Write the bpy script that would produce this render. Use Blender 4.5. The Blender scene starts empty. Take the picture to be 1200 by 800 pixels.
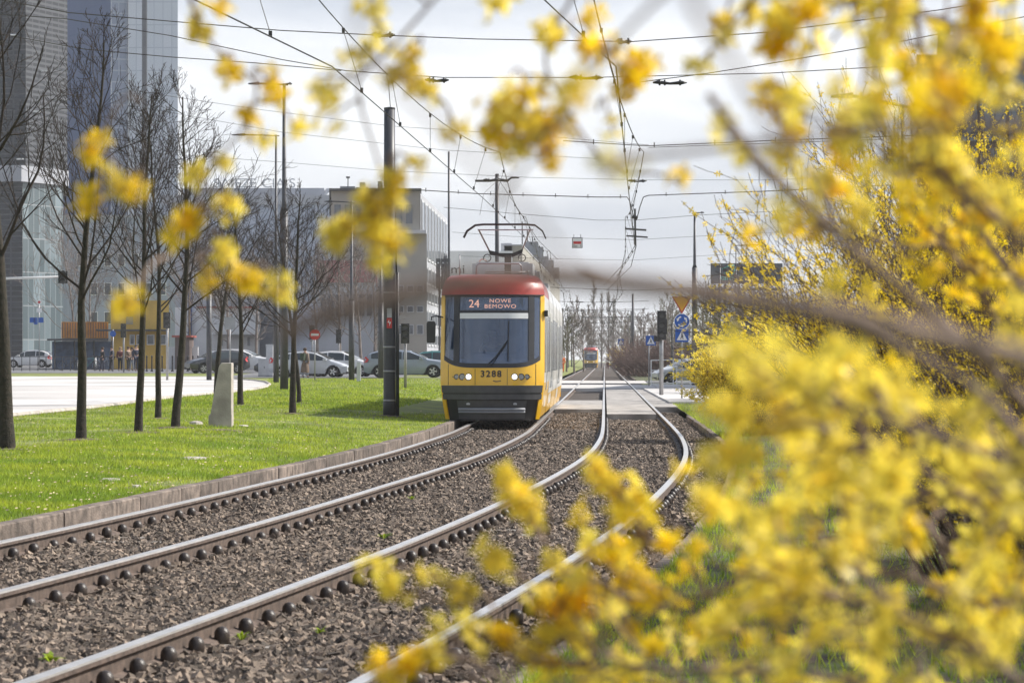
import bpy, math, random
import numpy as np
from mathutils import Vector, Matrix
R = math.radians
rnd = random.Random(7)
C = bpy.context.scene.collection
F = 3500.0; HY = 421.0; CH = 1.45

# ---------------------------------------------------------------- helpers
def tag(o, label=None, cat=None, group=None, kind=None):
    if label: o['label'] = label
    if cat: o['category'] = cat
    if group: o['group'] = group
    if kind: o['kind'] = kind
    return o

def thing(name, label, cat, loc=(0, 0, 0), rz=0.0, group=None):
    o = bpy.data.objects.new(name, None); C.objects.link(o)
    o.empty_display_size = 0.2
    o.location = loc; o.rotation_euler = (0, 0, rz)
    return tag(o, label, cat, group)

def copy_tree(o, parent=None):
    c = o.copy(); C.objects.link(c)
    if parent: c.parent = parent
    for ch in list(o.children): copy_tree(ch, c)
    return c

def mesh_obj(name, verts, faces, mats, parent=None, idx=None, smooth=False, loc=None):
    me = bpy.data.meshes.new(name)
    me.from_pydata([tuple(v) for v in verts], [], faces)
    if not isinstance(mats, (list, tuple)): mats = [mats]
    for m in mats: me.materials.append(m)
    if idx is not None: me.polygons.foreach_set('material_index', idx)
    if smooth: me.polygons.foreach_set('use_smooth', [True] * len(me.polygons))
    me.update()
    o = bpy.data.objects.new(name, me); C.objects.link(o)
    if parent: o.parent = parent
    if loc is not None: o.location = loc
    return o

def np_mesh(name, V, Fq, mat, parent=None, smooth=False, loc=None, k=None):
    """fast mesh from numpy; Fq is (n,k) faces"""
    V = np.asarray(V, dtype=np.float32); Fq = np.asarray(Fq, dtype=np.int32)
    k = Fq.shape[1]
    if loc is not None: V = V - np.array(loc, dtype=np.float32)
    me = bpy.data.meshes.new(name)
    me.vertices.add(len(V)); me.vertices.foreach_set('co', V.ravel())
    me.loops.add(Fq.size); me.loops.foreach_set('vertex_index', Fq.ravel())
    me.polygons.add(len(Fq)); me.polygons.foreach_set('loop_start', np.arange(0, Fq.size, k, dtype=np.int32))
    try: me.polygons.foreach_set('loop_total', np.full(len(Fq), k, dtype=np.int32))
    except Exception: pass
    me.materials.append(mat)
    me.update(calc_edges=True)
    me.polygons.foreach_set('use_smooth', np.full(len(Fq), smooth, dtype=bool))
    o = bpy.data.objects.new(name, me); C.objects.link(o)
    if parent: o.parent = parent
    if loc is not None: o.location = loc
    return o

class MB:
    def __init__(s): s.v = []; s.f = []
    def add(s, vs, fs):
        n = len(s.v); s.v += [tuple(v) for v in vs]; s.f += [[i + n for i in f] for f in fs]; return s
    def box(s, x0, x1, y0, y1, z0, z1, rz=0, piv=None):
        vs = [Vector((x, y, z)) for z in (z0, z1) for y in (y0, y1) for x in (x0, x1)]
        if rz:
            p = Vector(piv or ((x0+x1)/2, (y0+y1)/2, 0)); m = Matrix.Rotation(rz, 3, 'Z')
            vs = [m @ (v - Vector((p.x, p.y, 0))) + Vector((p.x, p.y, 0)) for v in vs]
        return s.add(vs, [(0, 2, 3, 1), (4, 5, 7, 6), (0, 1, 5, 4), (2, 6, 7, 3), (0, 4, 6, 2), (1, 3, 7, 5)])
    def tube(s, pts, rad, n=6, cap=True):
        pts = [Vector(p) for p in pts]
        if not isinstance(rad, (list, tuple)): rad = [rad] * len(pts)
        rings = []; up = None
        for i, p in enumerate(pts):
            t = (pts[min(i+1, len(pts)-1)] - pts[max(i-1, 0)])
            t = t.normalized() if t.length > 1e-9 else Vector((0, 0, 1))
            if up is None:
                up = Vector((0, 0, 1)) if abs(t.z) < .9 else Vector((1, 0, 0))
            a = t.cross(up)
            if a.length < 1e-5: a = t.cross(Vector((0, 1, 0)))
            a.normalize(); b = a.cross(t).normalized(); up = b
            rings.append([p + (a * math.cos(2*math.pi*k/n) + b * math.sin(2*math.pi*k/n)) * rad[i] for k in range(n)])
        vs = [v for r in rings for v in r]; fs = []
        for i in range(len(rings)-1):
            for k in range(n):
                k2 = (k+1) % n
                fs.append((i*n+k, i*n+k2, (i+1)*n+k2, (i+1)*n+k))
        if cap:
            fs.append(tuple(range(n-1, -1, -1))); fs.append(tuple((len(rings)-1)*n + k for k in range(n)))
        return s.add(vs, fs)
    def lathe(s, prof, n=12, c=(0, 0, 0)):
        vs = []; fs = []
        for r, z in prof:
            for k in range(n):
                a = 2*math.pi*k/n; vs.append((c[0]+r*math.cos(a), c[1]+r*math.sin(a), c[2]+z))
        for i in range(len(prof)-1):
            for k in range(n):
                k2 = (k+1) % n; fs.append((i*n+k, i*n+k2, (i+1)*n+k2, (i+1)*n+k))
        fs.append(tuple(range(n-1, -1, -1))); fs.append(tuple((len(prof)-1)*n+k for k in range(n)))
        return s.add(vs, fs)
    def prism(s, poly, z0, z1):
        n = len(poly)
        vs = [(p[0], p[1], z0) for p in poly] + [(p[0], p[1], z1) for p in poly]
        fs = [tuple(range(n-1, -1, -1)), tuple(range(n, 2*n))] + [(i, (i+1) % n, (i+1) % n + n, i+n) for i in range(n)]
        return s.add(vs, fs)
    def xz(s, poly, y0, y1):
        """polygon in the xz plane, facing -y at y0"""
        n = len(poly)
        vs = [(p[0], y0, p[1]) for p in poly] + [(p[0], y1, p[1]) for p in poly]
        fs = [tuple(range(n)), tuple(range(2*n-1, n-1, -1))] + [(i, i+n, (i+1) % n + n, (i+1) % n) for i in range(n)]
        return s.add(vs, fs)
    def disc(s, cx, cz, r, y0, y1, n=20):
        return s.xz([(cx + r*math.cos(2*math.pi*k/n), cz + r*math.sin(2*math.pi*k/n)) for k in range(n)], y0, y1)
    def build(s, name, mat, parent=None, smooth=False, loc=None):
        return mesh_obj(name, s.v, s.f, mat, parent, None, smooth, loc)

# ---------------------------------------------------------------- materials
def mat(name, col, rough=.7, var=.15, scale=4.0, metal=0.0, bump=0.0, bscale=None, col2=None, island=0.0,
        trans=0.0, spec=None, coat=0.0, emit=None, estr=0.0, detail=4, lo=.35, hi=.65):
    m = bpy.data.materials.new(name); m.use_nodes = True
    nt = m.node_tree; N = nt.nodes; L = nt.links
    b = N['Principled BSDF']
    b.inputs['Roughness'].default_value = rough; b.inputs['Metallic'].default_value = metal
    if spec is not None: b.inputs['Specular IOR Level'].default_value = spec
    if coat: b.inputs['Coat Weight'].default_value = coat; b.inputs['Coat Roughness'].default_value = .08
    tc = N.new('ShaderNodeTexCoord')
    nz = N.new('ShaderNodeTexNoise'); nz.inputs['Scale'].default_value = scale; nz.inputs['Detail'].default_value = detail
    L.new(tc.outputs['Object'], nz.inputs['Vector'])
    rp = N.new('ShaderNodeValToRGB')
    rp.color_ramp.elements[0].position = lo; rp.color_ramp.elements[1].position = hi
    c2 = col2 if col2 else tuple(c*(1-var) for c in col[:3])
    c1 = col if col2 else tuple(min(1, c*(1+var*.6)) for c in col[:3])
    rp.color_ramp.elements[0].color = (*c2[:3], 1); rp.color_ramp.elements[1].color = (*c1[:3], 1)
    L.new(nz.outputs['Fac'], rp.inputs['Fac'])
    out = rp.outputs['Color']
    if island:
        g = N.new('ShaderNodeNewGeometry'); mr = N.new('ShaderNodeMapRange')
        mr.inputs['To Min'].default_value = 1-island; mr.inputs['To Max'].default_value = 1+island
        L.new(g.outputs['Random Per Island'], mr.inputs['Value'])
        mx = N.new('ShaderNodeVectorMath'); mx.operation = 'SCALE'
        L.new(out, mx.inputs[0]); L.new(mr.outputs['Result'], mx.inputs['Scale']); out = mx.outputs['Vector']
    L.new(out, b.inputs['Base Color'])
    if bump:
        n2 = N.new('ShaderNodeTexNoise'); n2.inputs['Scale'].default_value = bscale or scale*6; n2.inputs['Detail'].default_value = 5
        L.new(tc.outputs['Object'], n2.inputs['Vector'])
        bp = N.new('ShaderNodeBump'); bp.inputs['Strength'].default_value = bump; bp.inputs['Distance'].default_value = .02
        L.new(n2.outputs['Fac'], bp.inputs['Height']); L.new(bp.outputs['Normal'], b.inputs['Normal'])
    if emit:
        b.inputs['Emission Color'].default_value = (*emit, 1); b.inputs['Emission Strength'].default_value = estr
    if trans:
        t = N.new('ShaderNodeBsdfTranslucent'); L.new(out, t.inputs['Color'])
        ms = N.new('ShaderNodeMixShader'); ms.inputs['Fac'].default_value = trans
        L.new(b.outputs['BSDF'], ms.inputs[1]); L.new(t.outputs['BSDF'], ms.inputs[2])
        L.new(ms.outputs['Shader'], N['Material Output'].inputs['Surface'])
    return m

def glass_mat(name, tint=(.6, .7, .75), amount=.5, rough=.03, base=(.02, .03, .04)):
    """dark reflective pane that lets some light through"""
    m = bpy.data.materials.new(name); m.use_nodes = True
    N = m.node_tree.nodes; L = m.node_tree.links; b = N['Principled BSDF']
    b.inputs['Roughness'].default_value = rough; b.inputs['Specular IOR Level'].default_value = .8
    if amount > 0: b.inputs['IOR'].default_value = 2.3
    tc = N.new('ShaderNodeTexCoord'); nz = N.new('ShaderNodeTexNoise'); nz.inputs['Scale'].default_value = .7
    L.new(tc.outputs['Object'], nz.inputs['Vector'])
    rp = N.new('ShaderNodeValToRGB'); rp.color_ramp.elements[0].color = (*base, 1)
    rp.color_ramp.elements[1].color = (*[c*1.8 for c in base], 1)
    L.new(nz.outputs['Fac'], rp.inputs['Fac']); L.new(rp.outputs['Color'], b.inputs['Base Color'])
    if amount > 0:
        t = N.new('ShaderNodeBsdfTransparent'); t.inputs['Color'].default_value = (*tint, 1)
        ms = N.new('ShaderNodeMixShader'); ms.inputs['Fac'].default_value = amount
        L.new(b.outputs['BSDF'], ms.inputs[1]); L.new(t.outputs['BSDF'], ms.inputs[2])
        L.new(ms.outputs['Shader'], N['Material Output'].inputs['Surface'])
    return m

def grid_mat(name, glass, frame, sx, sz, tx=.1, tz=.1, rough=.25, blind=None, metal=0.0, frame_rough=.6, spec=.5):
    """facade cladding: a regular grid of mullions over panes, in metres, with pane-to-pane variation"""
    m = bpy.data.materials.new(name); m.use_nodes = True
    N = m.node_tree.nodes; L = m.node_tree.links; b = N['Principled BSDF']
    tc = N.new('ShaderNodeTexCoord'); sp = N.new('ShaderNodeSeparateXYZ'); L.new(tc.outputs['Object'], sp.inputs[0])
    def M(op, a, c=None, v=None):
        n = N.new('ShaderNodeMath'); n.operation = op
        if hasattr(a, 'links'): L.new(a, n.inputs[0])
        else: n.inputs[0].default_value = a
        if c is not None:
            if hasattr(c, 'links'): L.new(c, n.inputs[1])
            else: n.inputs[1].default_value = c
        return n.outputs[0]
    h = M('ADD', sp.outputs['X'], M('MULTIPLY', sp.outputs['Y'], .83))
    u = M('DIVIDE', h, sx); w = M('DIVIDE', sp.outputs['Z'], sz)
    fu = M('FRACT', u); fw = M('FRACT', w)
    fr = M('MAXIMUM', M('LESS_THAN', fu, tx), M('LESS_THAN', fw, tz))
    cb = N.new('ShaderNodeCombineXYZ'); L.new(M('FLOOR', u), cb.inputs[0]); L.new(M('FLOOR', w), cb.inputs[1])
    wn = N.new('ShaderNodeTexWhiteNoise'); wn.noise_dimensions = '2D'; L.new(cb.outputs[0], wn.inputs['Vector'])
    rp = N.new('ShaderNodeValToRGB'); e = rp.color_ramp.elements
    e[0].color = (*glass, 1); e[0].position = .5; e[1].color = (*(blind or [c*1.7 for c in glass]), 1); e[1].position = 1
    L.new(wn.outputs['Value'], rp.inputs['Fac'])
    mx = N.new('ShaderNodeMix'); mx.data_type = 'RGBA'; L.new(fr, mx.inputs['Factor'])
    L.new(rp.outputs['Color'], mx.inputs[6]); mx.inputs[7].default_value = (*frame, 1)
    L.new(mx.outputs[2], b.inputs['Base Color'])
    mr = N.new('ShaderNodeMapRange'); mr.inputs['To Min'].default_value = rough; mr.inputs['To Max'].default_value = frame_rough
    L.new(fr, mr.inputs['Value']); L.new(mr.outputs[0], b.inputs['Roughness'])
    b.inputs['Metallic'].default_value = metal; b.inputs['Specular IOR Level'].default_value = spec
    return m

M = {}
M['stone'] = mat('ballast_stone', (.175, .135, .103), .85, .45, 9, island=.75, bump=.3, bscale=60)
M['bed'] = mat('ballast_bed', (.07, .055, .045), .95, .5, 24, bump=1.0, bscale=45)
M['grass'] = mat('grass_blade', (.41, .47, .04), .6, .3, .8, island=.5, trans=.5, col2=(.21, .31, .025), detail=9, lo=.42, hi=.6)
M['lawn'] = mat('lawn_soil', (.22, .26, .045), .9, .4, 1.1, bump=.6, bscale=40, col2=(.14, .15, .045), detail=8, lo=.42, hi=.6)
M['asphalt'] = mat('asphalt', (.16, .16, .165), .85, .15, .8, bump=.3, bscale=60)
M['concrete'] = mat('concrete', (.42, .38, .335), .85, .3, 3, bump=.4, bscale=40)
M['paving'] = mat('pale_concrete_paving', (.55, .525, .50), .8, .35, .12, bump=.2, bscale=30)
M['plate'] = mat('crossing_plate', (.36, .335, .31), .85, .45, 1.6, bump=.4, bscale=30, detail=8)
M['kerb'] = mat('kerb_stone', (.17, .135, .11), .9, .5, 7, bump=.6, bscale=40, island=.3)
M['rust'] = mat('rail_rust', (.115, .083, .066), .75, .4, 14, bump=.3)
M['railtop'] = mat('rail_polished', (.72, .69, .66), .33, .12, 5, metal=.75)
M['cap'] = mat('rubber_cap', (.045, .034, .028), .38, .45, 20, bump=.2)
M['sleeper'] = mat('sleeper_concrete', (.27, .245, .22), .9, .3, 6, bump=.5)
M['bark'] = mat('bark_dark', (.048, .038, .028), .95, .5, 14, bump=1.0, bscale=50, col2=(.022, .021, .013))
M['twig'] = mat('twig_bark', (.042, .031, .026), .9, .4, 6)
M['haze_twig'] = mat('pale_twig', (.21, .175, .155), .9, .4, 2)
M['purple_twig'] = mat('reddish_twig', (.16, .105, .09), .9, .4, 2)
M['green_twig'] = mat('budding_twig', (.13, .125, .06), .9, .4, 2)
M['fbranch'] = mat('forsythia_bark', (.27, .195, .15), .85, .35, 40, bump=.4, bscale=120)
M['fstem'] = mat('forsythia_stem', (.085, .06, .045), .85, .35, 20)
M['petal'] = mat('forsythia_petal', (.94, .69, .025), .45, .12, 30, island=.28, trans=.5)
M['petal2'] = mat('forsythia_petal_pale', (.95, .78, .11), .45, .12, 30, island=.28, trans=.5)
M['pole'] = mat('pole_grey', (.058, .06, .07), .45, .15, 3, spec=.4)
M['poled'] = mat('pole_dark', (.035, .036, .04), .5, .2, 3)
M['steel'] = mat('galvanised', (.33, .33, .34), .45, .15, 8, metal=.6)
M['wire'] = mat('wire', (.06, .058, .055), .5, .2, 4, metal=.4)
M['yellow'] = mat('tram_yellow', (.84, .47, .012), .3, .05, 3, coat=.5)
M['red'] = mat('tram_red', (.48, .05, .035), .35, .15, 3, coat=.5)
M['tramwhite'] = mat('tram_cream', (.76, .745, .69), .3, .05, 3, coat=.5)
M['black'] = mat('black_plastic', (.022, .022, .024), .38, .2, 6)
M['dgrey'] = mat('dark_grey_paint', (.065, .066, .07), .45, .15, 6)
M['mgrey'] = mat('mid_grey', (.25, .26, .28), .6, .12, 3)
M['lgrey'] = mat('light_grey', (.50, .51, .53), .55, .1, 3)
M['white'] = mat('white_paint', (.78, .78, .77), .5, .06, 3)
M['windscreen'] = glass_mat('windscreen', (.80, .88, .97), .62, .015, (.018, .042, .10))
M['winglass'] = glass_mat('tram_side_glass', amount=0, rough=.12, base=(.26, .27, .27))  # pale base puts the white glare of the side panes into the colour
M['carglass'] = glass_mat('car_glass', amount=0, rough=.06, base=(.025, .032, .035))
M['lamp'] = mat('lamp_lens', (.9, .9, .88), .1, .02, 3, emit=(1, .97, .9), estr=1.0)
M['lens'] = mat('lens_grey', (.35, .35, .36), .15, .1, 8, metal=.5)
M['amber'] = mat('amber_led', (.9, .35, .15), .5, .02, 3, emit=(1, .42, .22), estr=2.2)
M['display'] = mat('display_panel', (.10, .125, .18), .3, .1, 3)
M['interior'] = mat('cab_interior', (.34, .42, .55), .7, .3, 2)
M['cabdark'] = mat('cab_dark', (.10, .14, .22), .7, .3, 2)
M['tyre'] = mat('tyre', (.022, .022, .023), .85, .1, 9)
M['rim'] = mat('alloy_rim', (.5, .5, .52), .3, .1, 9, metal=.7)
M['signblue'] = mat('sign_blue', (.015, .10, .42), .4, .06, 5)
M['signwhite'] = mat('sign_white', (.8, .8, .8), .4, .03, 5)
M['signred'] = mat('sign_red', (.55, .03, .03), .4, .05, 5)
M['signyellow'] = mat('sign_yellow', (.85, .42, .02), .4, .05, 5)
M['skin'] = mat('skin', (.55, .34, .25), .6, .1, 8)
M['teal'] = mat('billboard_teal', (.20, .62, .54), .5, .05, 2)
M['billb'] = mat('billboard_grey', (.12, .125, .14), .6, .1, .5)

# ---------------------------------------------------------------- track geometry (world metres; camera looks along +y)
_ys = np.arange(8, 1500, .5)
_sl = np.interp(_ys, [8, 13, 20, 30, 40, 50, 60, 70], [.152, .145, .13, .1, .08, .05, .034, .031])
_c = np.concatenate([[0], np.cumsum((_sl[1:]+_sl[:-1])*.25)])
_c += 2.8 - np.interp(67, _ys, _c)
def c2(y): return float(np.interp(y, _ys, _c))
def c1(y): return c2(y) - float(np.interp(y, [35, 60], [3.25, 3.0]))
def kL(y): return c1(y) - .72 - .36          # inner face of the left kerb
def kR(y): return c2(y) + .72 + .68
def sstep(t): t = min(1, max(0, t)); return t*t*(3-2*t)
def zL(x, y):
    d = kL(y) - x
    g = float(np.interp(y, [0, 50, 175, 215, 400, 900], [0, 0, .24, .46, .9, 1.0]))
    return .04 + .15*sstep(d/4) + g*sstep(d/8)
def zR(x, y): return -.03 + .05*sstep((x-kR(y))/2)
def ground_z(x, y):
    if x < kL(y): return zL(x, y)
    if x > kR(y): return zR(x, y)
    return -.16
def gp(px, py, left=True):
    """point of the ground that the photograph shows at a pixel"""
    z = .2
    for _ in range(12):
        y = F*(CH-z)/max(py-HY, .5); x = (px-600)*y/F
        z = ground_z(x, y)
    return Vector((x, y, z))
def at(px, py, y): return Vector(((px-600)*y/F, y, CH - (py-HY)*y/F))

def strip_sheet(name, fl, rows, cols, zf, m):
    vs = []; fs = []; n = len(cols)
    for y in rows:
        for c in cols:
            x = fl(y, c); vs.append((x, y, zf(x, y)))
    for i in range(len(rows)-1):
        for k in range(n-1):
            fs.append((i*n+k, i*n+k+1, (i+1)*n+k+1, (i+1)*n+k))
    return mesh_obj(name, vs, fs, m, None, None, True)
# ---------------------------------------------------------------- setting
M['verge'] = mat('verge_soil', (.10, .125, .035), .95, .4, 1.4, bump=.8, bscale=40, col2=(.065, .05, .038), detail=8, lo=.42, hi=.58)
rows = sorted(set(list(np.arange(-30, 20, 5)) + list(np.arange(20, 90, 2.)) + list(np.arange(90, 260, 5.)) + list(np.arange(260, 900, 25.)) + [900, 1200, 1499]))
rows = [float(r) for r in rows]
yc = lambda y: max(y, 8.0)
o = strip_sheet('ground', lambda y, c: c, [-400, -100, 0, 100, 300, 600, 1000, 1600, 3000], [-3000, -1500, -700, 0, 700, 1500, 3000], lambda x, y: -.9, M['lawn']); tag(o, kind='structure')
o = strip_sheet('lawn', lambda y, c: kL(yc(y)) - .14 - c, rows, [260, 150, 90, 60, 40, 30, 20, 14, 10, 8, 6, 5, 4, 3, 2, 1.2, .6, 0], lambda x, y: zL(x, yc(y)), M['lawn']); tag(o, kind='structure')
o = strip_sheet('roadside_lawn', lambda y, c: kR(yc(y)) + .1 + c, rows, [0, .5, 1, 2, 4, 8, 20, 60, 200, 400], lambda x, y: zR(x, yc(y)), M['verge']); tag(o, kind='structure')
o = strip_sheet('track_bed', lambda y, c: kL(yc(y)) + (kR(yc(y)) - kL(yc(y)))*c, rows, [-.015, .2, .4, .6, .8, 1.01], lambda x, y: -.175, M['bed']); tag(o, kind='structure')

# kerbs: rows of blocks, a structure each
def kerb(name, fn, off0, off1, z0, z1, y0, y1, step):
    mb = MB(); y = y0
    while y < y1:
        ya, yb = y, y+step-.012
        j = rnd.uniform(-.008, .008); dz = rnd.uniform(-.006, .006)
        a0, a1, b0, b1 = fn(ya)+off0+j, fn(ya)+off1+j, fn(yb)+off0+j, fn(yb)+off1+j
        t = .012
        mb.add([(a0, ya, z0), (a1, ya, z0), (b1, yb, z0), (b0, yb, z0), (a0, ya, z1-t+dz), (a1, ya, z1-t+dz), (b1, yb, z1-t+dz), (b0, yb, z1-t+dz),
                (a0+t, ya+t, z1+dz), (a1-t, ya+t, z1+dz), (b1-t, yb-t, z1+dz), (b0+t, yb-t, z1+dz)],
               [(0, 1, 5, 4), (1, 2, 6, 5), (2, 3, 7, 6), (3, 0, 4, 7), (4, 5, 9, 8), (5, 6, 10, 9), (6, 7, 11, 10), (7, 4, 8, 11), (8, 9, 10, 11)])
        y += step if y < 80 else step*2
    return tag(mb.build(name, M['kerb']), kind='structure')
kerb('kerb', kL, -.14, 0, -.3, .075, 9, 160, 1.0)
kerb('kerb', kR, 0, .10, -.3, -.01, 9, 78, 1.0)
kerb('kerb', kR, 0, .12, -.3, .02, 214, 500, 2.0)

# pale road at the left
def poly_sheet(name, pts, m, dz=.012, kind='structure'):
    vs = [(p.x, p.y, p.z+dz) for p in pts]
    o = mesh_obj(name, vs, [tuple(range(len(vs)))], m); return tag(o, kind=kind)
near = [gp(x, y) for x, y in ((-160, 506), (-60, 497), (0, 490), (50, 485), (100, 480), (150, 474), (200, 467), (240, 463), (275, 460), (300, 457), (312, 454), (316, 451), (311, 448.5), (298, 446.5), (280, 445), (262, 443.5))]
vs = []; fs = []
nn = len(near)
# triangulated strip following the terrain: near edge to far edge
steps = 10
fpts = [gp(x, 435.6) for x in np.interp(np.linspace(0, 1, nn), [0, .75, 1], [-200, 255, 258])]
for i in range(nn):
    for k in range(steps+1):
        p = near[i].lerp(fpts[i], (k/steps)**1.6); vs.append((p.x, p.y, max(ground_z(p.x, p.y), 0)+.03))
for i in range(nn-1):
    for k in range(steps): fs.append((i*(steps+1)+k, (i+1)*(steps+1)+k, (i+1)*(steps+1)+k+1, i*(steps+1)+k+1))
tag(mesh_obj('road', vs, fs, M['paving'], None, None, True), kind='structure')
mb = MB()
mb.tube([(p.x, p.y, p.z+.03) for p in near], .07, 6); tag(mb.build('kerb', M['concrete']), kind='structure')
# parking lot beyond the lawn
vs = []; fs = []
xs = np.linspace(-150, 1.5, 34); yy = [166, 172, 178, 185, 195, 205, 215, 240, 280, 340, 420, 520]
def lotx(x, y): return min(x, kL(y)-2.0)
for y in yy:
    for x in xs:
        if x < 0 and y < 195 and x < -19: yq = y + (195-166)*(1-(y-166)/400.)*0
        X = lotx(x, y); vs.append((X, y, zL(X, y)+.02))
n = len(xs)
for i in range(len(yy)-1):
    for k in range(n-1):
        if xs[k] < -19.5 and yy[i] < 195: continue
        fs.append((i*n+k, i*n+k+1, (i+1)*n+k+1, (i+1)*n+k))
tag(mesh_obj('parking_lot', vs, fs, M['asphalt'], None, None, True), kind='structure')

# crossing plates between and beside the rails
def plate(y0, y1, f0, f1, z=-.012, m='plate', name='crossing'):
    ys = np.linspace(y0, y1, 6); vs = []; fs = []
    for y in ys: vs += [(f0(y), y, z), (f1(y), y, z), (f0(y), y, -.2), (f1(y), y, -.2)]
    for i in range(5):
        a = i*4; b = a+4
        fs += [(a, a+1, b+1, b), (a, b, b+2, a+2), (a+1, a+3, b+3, b+1)]
    fs += [(0, 2, 3, 1), (20, 21, 23, 22)]
    return tag(mesh_obj(name, vs, fs, M[m]), kind='structure')
plate(80, 150, lambda y: c2(y)-.66, lambda y: c2(y)+.66)
plate(88, 107, lambda y: c1(y)+.80, lambda y: c2(y)-.80)
plate(88, 107, lambda y: c1(y)-.66, lambda y: c1(y)+.66)
plate(92, 150, lambda y: c2(y)+.8, lambda y: c2(y)+1.6)
for (a, b) in ((152, 172), (184, 206)):
    plate(a, b, lambda y: kL(y)-.3, lambda y: c1(y)-.8, m='paving', name='road')
    plate(a, b, lambda y: c1(y)-.66, lambda y: c1(y)+.66, m='paving', name='road')
    plate(a, b, lambda y: c1(y)+.8, lambda y: c2(y)-.8, m='paving', name='road')
    plate(a, b, lambda y: c2(y)-.66, lambda y: c2(y)+.66, m='paving', name='road')
    plate(a, b, lambda y: c2(y)+.8, lambda y: kR(y)+.6, m='paving', name='road')
# pale pavement at the right of the track
mb = MB(); mb.prism([(kR(100), 99), (8.5, 99), (14, 150), (kR(148)-.2, 150)], -.2, .045); tag(mb.build('pavement', M['paving']), kind='structure')
mb = MB(); mb.prism([(kR(152)+.6, 153), (60, 160), (60, 172), (kR(170)+.6, 171)], -.2, .03); tag(mb.build('road', M['paving']), kind='structure')
mb = MB(); mb.prism([(kR(184)+.6, 185), (16, 188), (16, 196), (kR(200)+.6, 199)], -.2, .032); tag(mb.build('road', M['asphalt']), kind='structure')

# ---------------------------------------------------------------- tram tracks
def rail_mb(fn, y0, y1):
    prof = [(-.035, 0), (.035, 0), (.037, -.012), (.037, -.035), (.012, -.05), (.010, -.12), (.062, -.135), (.07, -.155), (-.07, -.155), (-.062, -.135), (-.010, -.12), (-.012, -.05), (-.037, -.035), (-.037, -.012)]
    ys = []; y = y0
    while y < y1: ys.append(y); y += .7 if y < 90 else (3 if y < 300 else 12)
    n = len(prof); vs = []; fs = []; idx = []
    for y in ys:
        s = (fn(y+.5)-fn(y-.5)); x = fn(y)
        for a, z in prof: vs.append((x+a*math.sqrt(1+s*s), y, z))
    for i in range(len(ys)-1):
        for k in range(n):
            k2 = (k+1) % n; fs.append((i*n+k, i*n+k2, (i+1)*n+k2, (i+1)*n+k)); idx.append(1 if k in (0, 13, 1) else 0)
    return vs, fs, idx
def track(cf, label, y0):
    t = thing('tram_track', label, 'track', (cf(20), 20, -.16))
    off = Vector((-cf(20), -20, .16))
    for s in (-1, 1):
        vs, fs, idx = rail_mb(lambda y: cf(y)+s*.7525, 8.5, 700)
        mesh_obj('rail', [Vector(v)+off for v in vs], fs, [M['rust'], M['railtop']], t, idx)
    sl = MB(); sl.add([(-1.15, -.12, 0), (1.15, -.12, 0), (1.15, .12, 0), (-1.15, .12, 0), (-1.12, -.09, .17), (1.12, -.09, .17), (1.12, .09, .17), (-1.12, .09, .17)],
                      [(0, 3, 2, 1), (4, 5, 6, 7), (0, 1, 5, 4), (1, 2, 6, 5), (2, 3, 7, 6), (3, 0, 4, 7)])
    first = None; y = 12.5; k = 0; rest = MB()
    while y < 120:
        s = cf(y+.5)-cf(y-.5)
        if k < 98:
            if first is None: first = sl.build('sleeper', M['sleeper'], t); q = first
            else: q = first.copy(); C.objects.link(q); q.parent = t
            q.location = Vector((cf(y), y, -.328 + rnd.uniform(-.006, .004)))+off; q.rotation_euler = (0, 0, -math.atan(s)+rnd.uniform(-.012, .012))
        k += 1; y += .6
    # rubber caps over the rail fastenings; the nearest ones as parts, the rest as one
    cap = MB(); cap.lathe([(.040, -.06), (.045, .0), (.045, .02), (.040, .042), (.024, .060), (.001, .066)], 14)
    cap0 = None; n = 0; items = []
    y = y0
    while y < 78:
        for s, sd in ((-1, -1), (-1, 1), (1, -1), (1, 1)): items.append((y, s, sd))
        y += .6
    items.sort(key=lambda q: (q[2] < 0, q[0]))
    for y, s, sd in items:
        x = cf(y)+s*.7525+sd*.077; p = Vector((x+rnd.uniform(-.003, .003), y, -.124+rnd.uniform(-.012, .006)))
        if n < 100:
            if cap0 is None: cap0 = cap.build('fastening_cap', M['cap'], t, True); q = cap0
            else: q = cap0.copy(); C.objects.link(q); q.parent = t
            q.location = p+off
        else:
            v0 = len(rest.v); rest.v += [tuple(Vector(v)+p+off) for v in cap.v]; rest.f += [[i+v0 for i in f] for f in cap.f]
        n += 1
    tag(rest.build('fastening_cap', M['cap'], t, True), kind='stuff')
track(c1, 'left-hand pair of rusty rails running beside the lawn kerb, the yellow tram standing on it', 19.1)
track(c2, 'right-hand empty pair of rails with polished bright tops curving past the forsythia', 12.7)

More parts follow.
